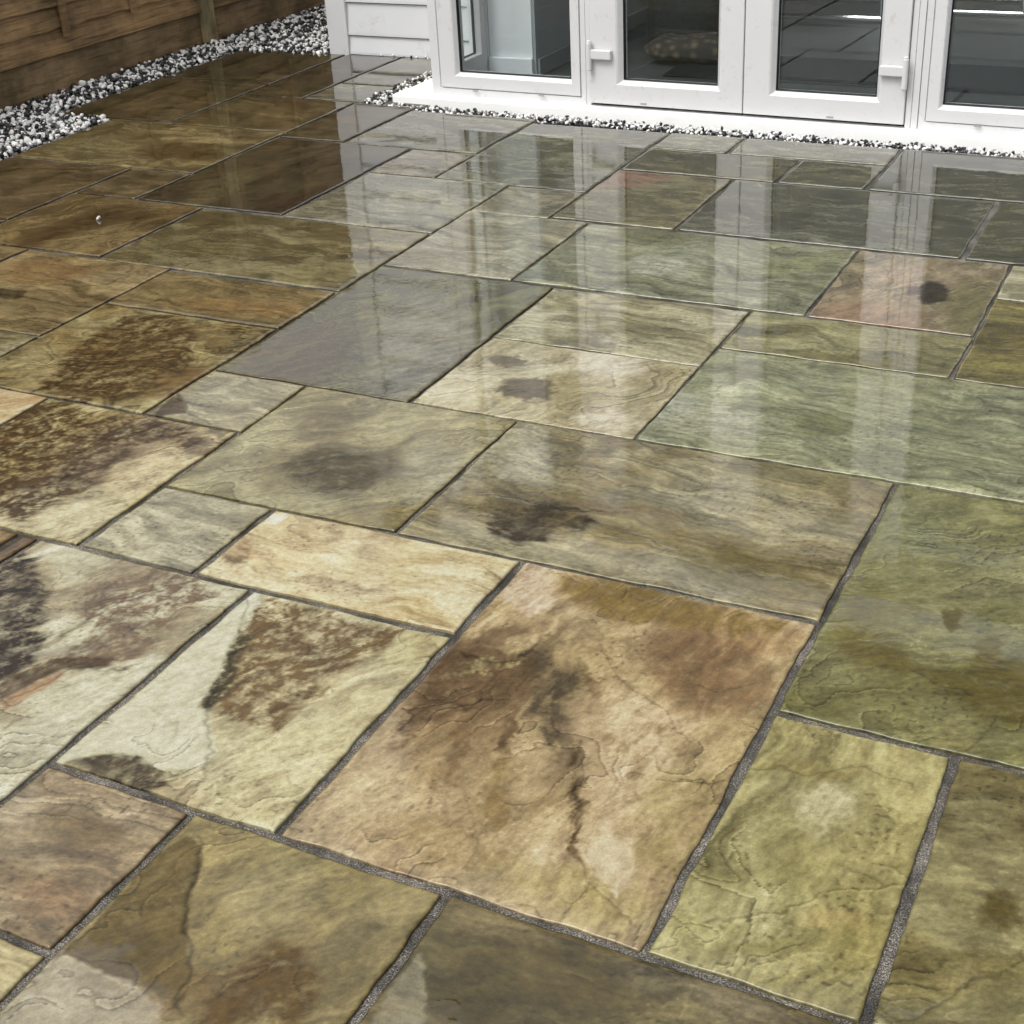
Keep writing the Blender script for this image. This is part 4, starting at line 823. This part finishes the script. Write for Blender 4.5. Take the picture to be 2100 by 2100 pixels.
# return side of the bay
sf = lambda y, n, z: (-2.164+.002-n*1.0, y, z)
b = MB(); b.ring(4.50, 4.86, Z0, Z1, .06, .05, .105, .12, OUT, sf); o = b.build('window_frame', UPVC, house, .0015); pane(o, 4.56, 4.81, .132, Z1-.12, -.018, sf)
b = MB(); b.box(-2.164, -2.10, 4.862, 5.30, -.02, Z1); b.build('side_post', UPVC, house, .002)
sf2 = lambda y, n, z: (.794-.002+n*1.0, y, z)
b = MB(); b.ring(4.41, 5.16, Z0, Z1, .06, .06, .105, .12, OUT, sf2); o = b.build('window_frame', UPVC, house, .0015); pane(o, 4.47, 5.10, .132, Z1-.12, -.018, sf2)
# interior
b = MB(); b.box(-2.10, .76, 4.46, 5.42, -.03, .022); b.box(-3.07, 4.79, 5.4215, 9.99, -.03, .0215); b.build('interior_floor', FLOORM, house)
b = MB(); b.box(-2.098, -1.876, 4.885, 5.38, .022, 2.3); b.build('white_pier', WHITEWALL, house)
b = MB(); b.box(-2.098, -1.872, 4.866, 4.884, .022, .105); b.build('skirting_board', WHITEWALL, house, .004)
b = MB(); b.box(-1.875, -1.86, 4.89, 9.9, .022, 2.4); b.build('partition_wall', GREYWALL, house)
b = MB(); b.box(-1.859, -1.845, 4.90, 9.9, .022, .10); b.build('skirting_board', simple('grey_skirting', (140, 146, 148), .5, .3, .02), house, .003)
b = MB(); b.box(-3.07, 4.79, 5.45, 9.99, 2.40, 2.5); b.build('ceiling', WHITEWALL, house)

pf_ = empty('pouf', (-1.36, 5.62, .022)); tag(pf_, 'dark round pouf on the indoor floor behind the left fixed window', 'pouf')
b = MB(); n0 = 0; prof_ = [(.0, .022), (.17, .022), (.205, .06), (.215, .13), (.215, .22), (.20, .29), (.16, .325), (.0, .335)]
for r_, z_ in prof_:
    for q in range(32): a_ = q*math.pi/16; b.v.append((-1.36+r_*math.cos(a_), 5.62+r_*math.sin(a_), z_))
for p in range(len(prof_)-1):
    for q in range(32): b.f.append((p*32+q, p*32+(q+1) % 32, p*32+32+(q+1) % 32, p*32+32+q))
b.build('pouf_body', simple('dark_felt', (36, 42, 44), .9, .2, .2, 40, .4, 90), pf_, 0, True)
b = MB(); b.cyl((-1.36, 5.62, .333), (-1.36, 5.62, .345), .02); b.build('button', GASKET, pf_)
rug = MB(); rug.box(-1.28, .75, 5.02, 5.52, .0235, .034); rg = rug.build('floor_rug', simple('dark_rug', (24, 31, 34), .95, .1, .4, 60, .6, 200), None, .004); tag(rg, 'dark blue grey rug on the floor behind the french doors', 'rug')
CH = simple('chrome_tube', (205, 210, 212), .16, .5, .02, metallic=1)
tb = empty('table', (-.9, 6.7, .03)); tag(tb, 'dark topped table on a chrome tube frame indoors', 'table')
b = MB()
for (x0, x1, y0) in ((-1.75, -.62, 6.46), (-1.75, -.62, 7.0)): b.cyl((x0, y0, .045), (x1, y0, .045), .018)
b.cyl((-1.75, 6.46, .045), (-1.75, 7.0, .045), .018); b.cyl((-.62, 6.46, .045), (-.62, 7.0, .045), .018); b.build('base_tube', CH, tb)
for (x, y) in ((-1.75, 6.46), (-.62, 6.46), (-1.75, 7.0), (-.62, 7.0)):
    b = MB(); b.cyl((x, y, .045), (x, y, .72), .016); b.build('leg', CH, tb)
b = MB(); b.box(-1.85, -.52, 6.36, 7.1, .72, .755); b.build('tabletop', simple('dark_wood_top', (52, 42, 36), .4, .4), tb, .004)
ch = empty('chair', (-.2, 6.9, .03)); tag(ch, 'dark sled chair with chrome legs to the right of the indoor table', 'chair')
for y in (6.75, 7.15):
    b = MB(); b.cyl((-.42, y, .04), (.05, y, .04), .014); b.cyl((.05, y, .04), (-.02, y, .46), .014); b.cyl((-.42, y, .04), (-.36, y, .46), .014)
    b.build('side_frame', CH, ch)
DK = simple('dark_fabric', (40, 44, 50), .9, .2, .2, 30)
b = MB(); b.box(-.44, .04, 6.72, 7.18, .46, .51); b.build('seat', DK, ch, .012)
b = MB(); b.box(0.0, .04, 6.72, 7.18, .52, .95); b.build('backrest', DK, ch, .012)
# patterned cushion
me = pebble_mesh('c', np.array([[0., 0., 0.]]), np.array([.1])); bpy.data.meshes.remove(me)
bm = bmesh.new(); bmesh.ops.create_uvsphere(bm, u_segments=40, v_segments=20, radius=1)
for p in bm.verts:
    x, y, z = p.co; e = .55
    p.co = Vector((math.copysign(abs(x)**e, x)*.24, math.copysign(abs(y)**e, y)*.15, z*.055*(1+.15*math.sin(9*x))))
me = bpy.data.meshes.new('cushion'); bm.to_mesh(me); bm.free(); me.shade_smooth(); me.transform(Matrix.Translation((-1.24, 5.36, .088)))
m, nt, bs = mat('patterned_cloth'); vor = nd(nt, 'ShaderNodeTexVoronoi'); vor.inputs['Scale'].default_value = 22; nt.links.new(coords(nt), vor.inputs['Vector'])
r = ramp(nt, vor.outputs['Distance'], [(.15, lin((92, 86, 74))), (.4, lin((66, 54, 42))), (.6, lin((38, 38, 36)))]); nt.links.new(r.outputs[0], bs.inputs['Base Color']); bs.inputs['Roughness'].default_value = .9
cu = link_mesh('cushion', me, m); tag(cu, 'patterned beige and brown cushion lying on the rug behind the left door', 'cushion')
# curtain
b = MB(); n = 60; 
for i in range(n+1):
    x = -1.55+.62*i/n; y = 6.05+.03*math.sin(i*.9)
    for (dy, z) in ((0, .2), (0, 2.35), (.006, 2.35), (.006, .2)): b.v.append((x, y+dy, z))
for i in range(n):
    for q in range(4): b.f.append((i*4+q, i*4+(q+1) % 4, i*4+4+(q+1) % 4, i*4+4+q))
cz = b.build('curtain', simple('grey_curtain', (104, 106, 108), .9, .1, .1), None, 0, True); tag(cz, 'grey curtain hanging in the dim room behind the left door', 'curtain')
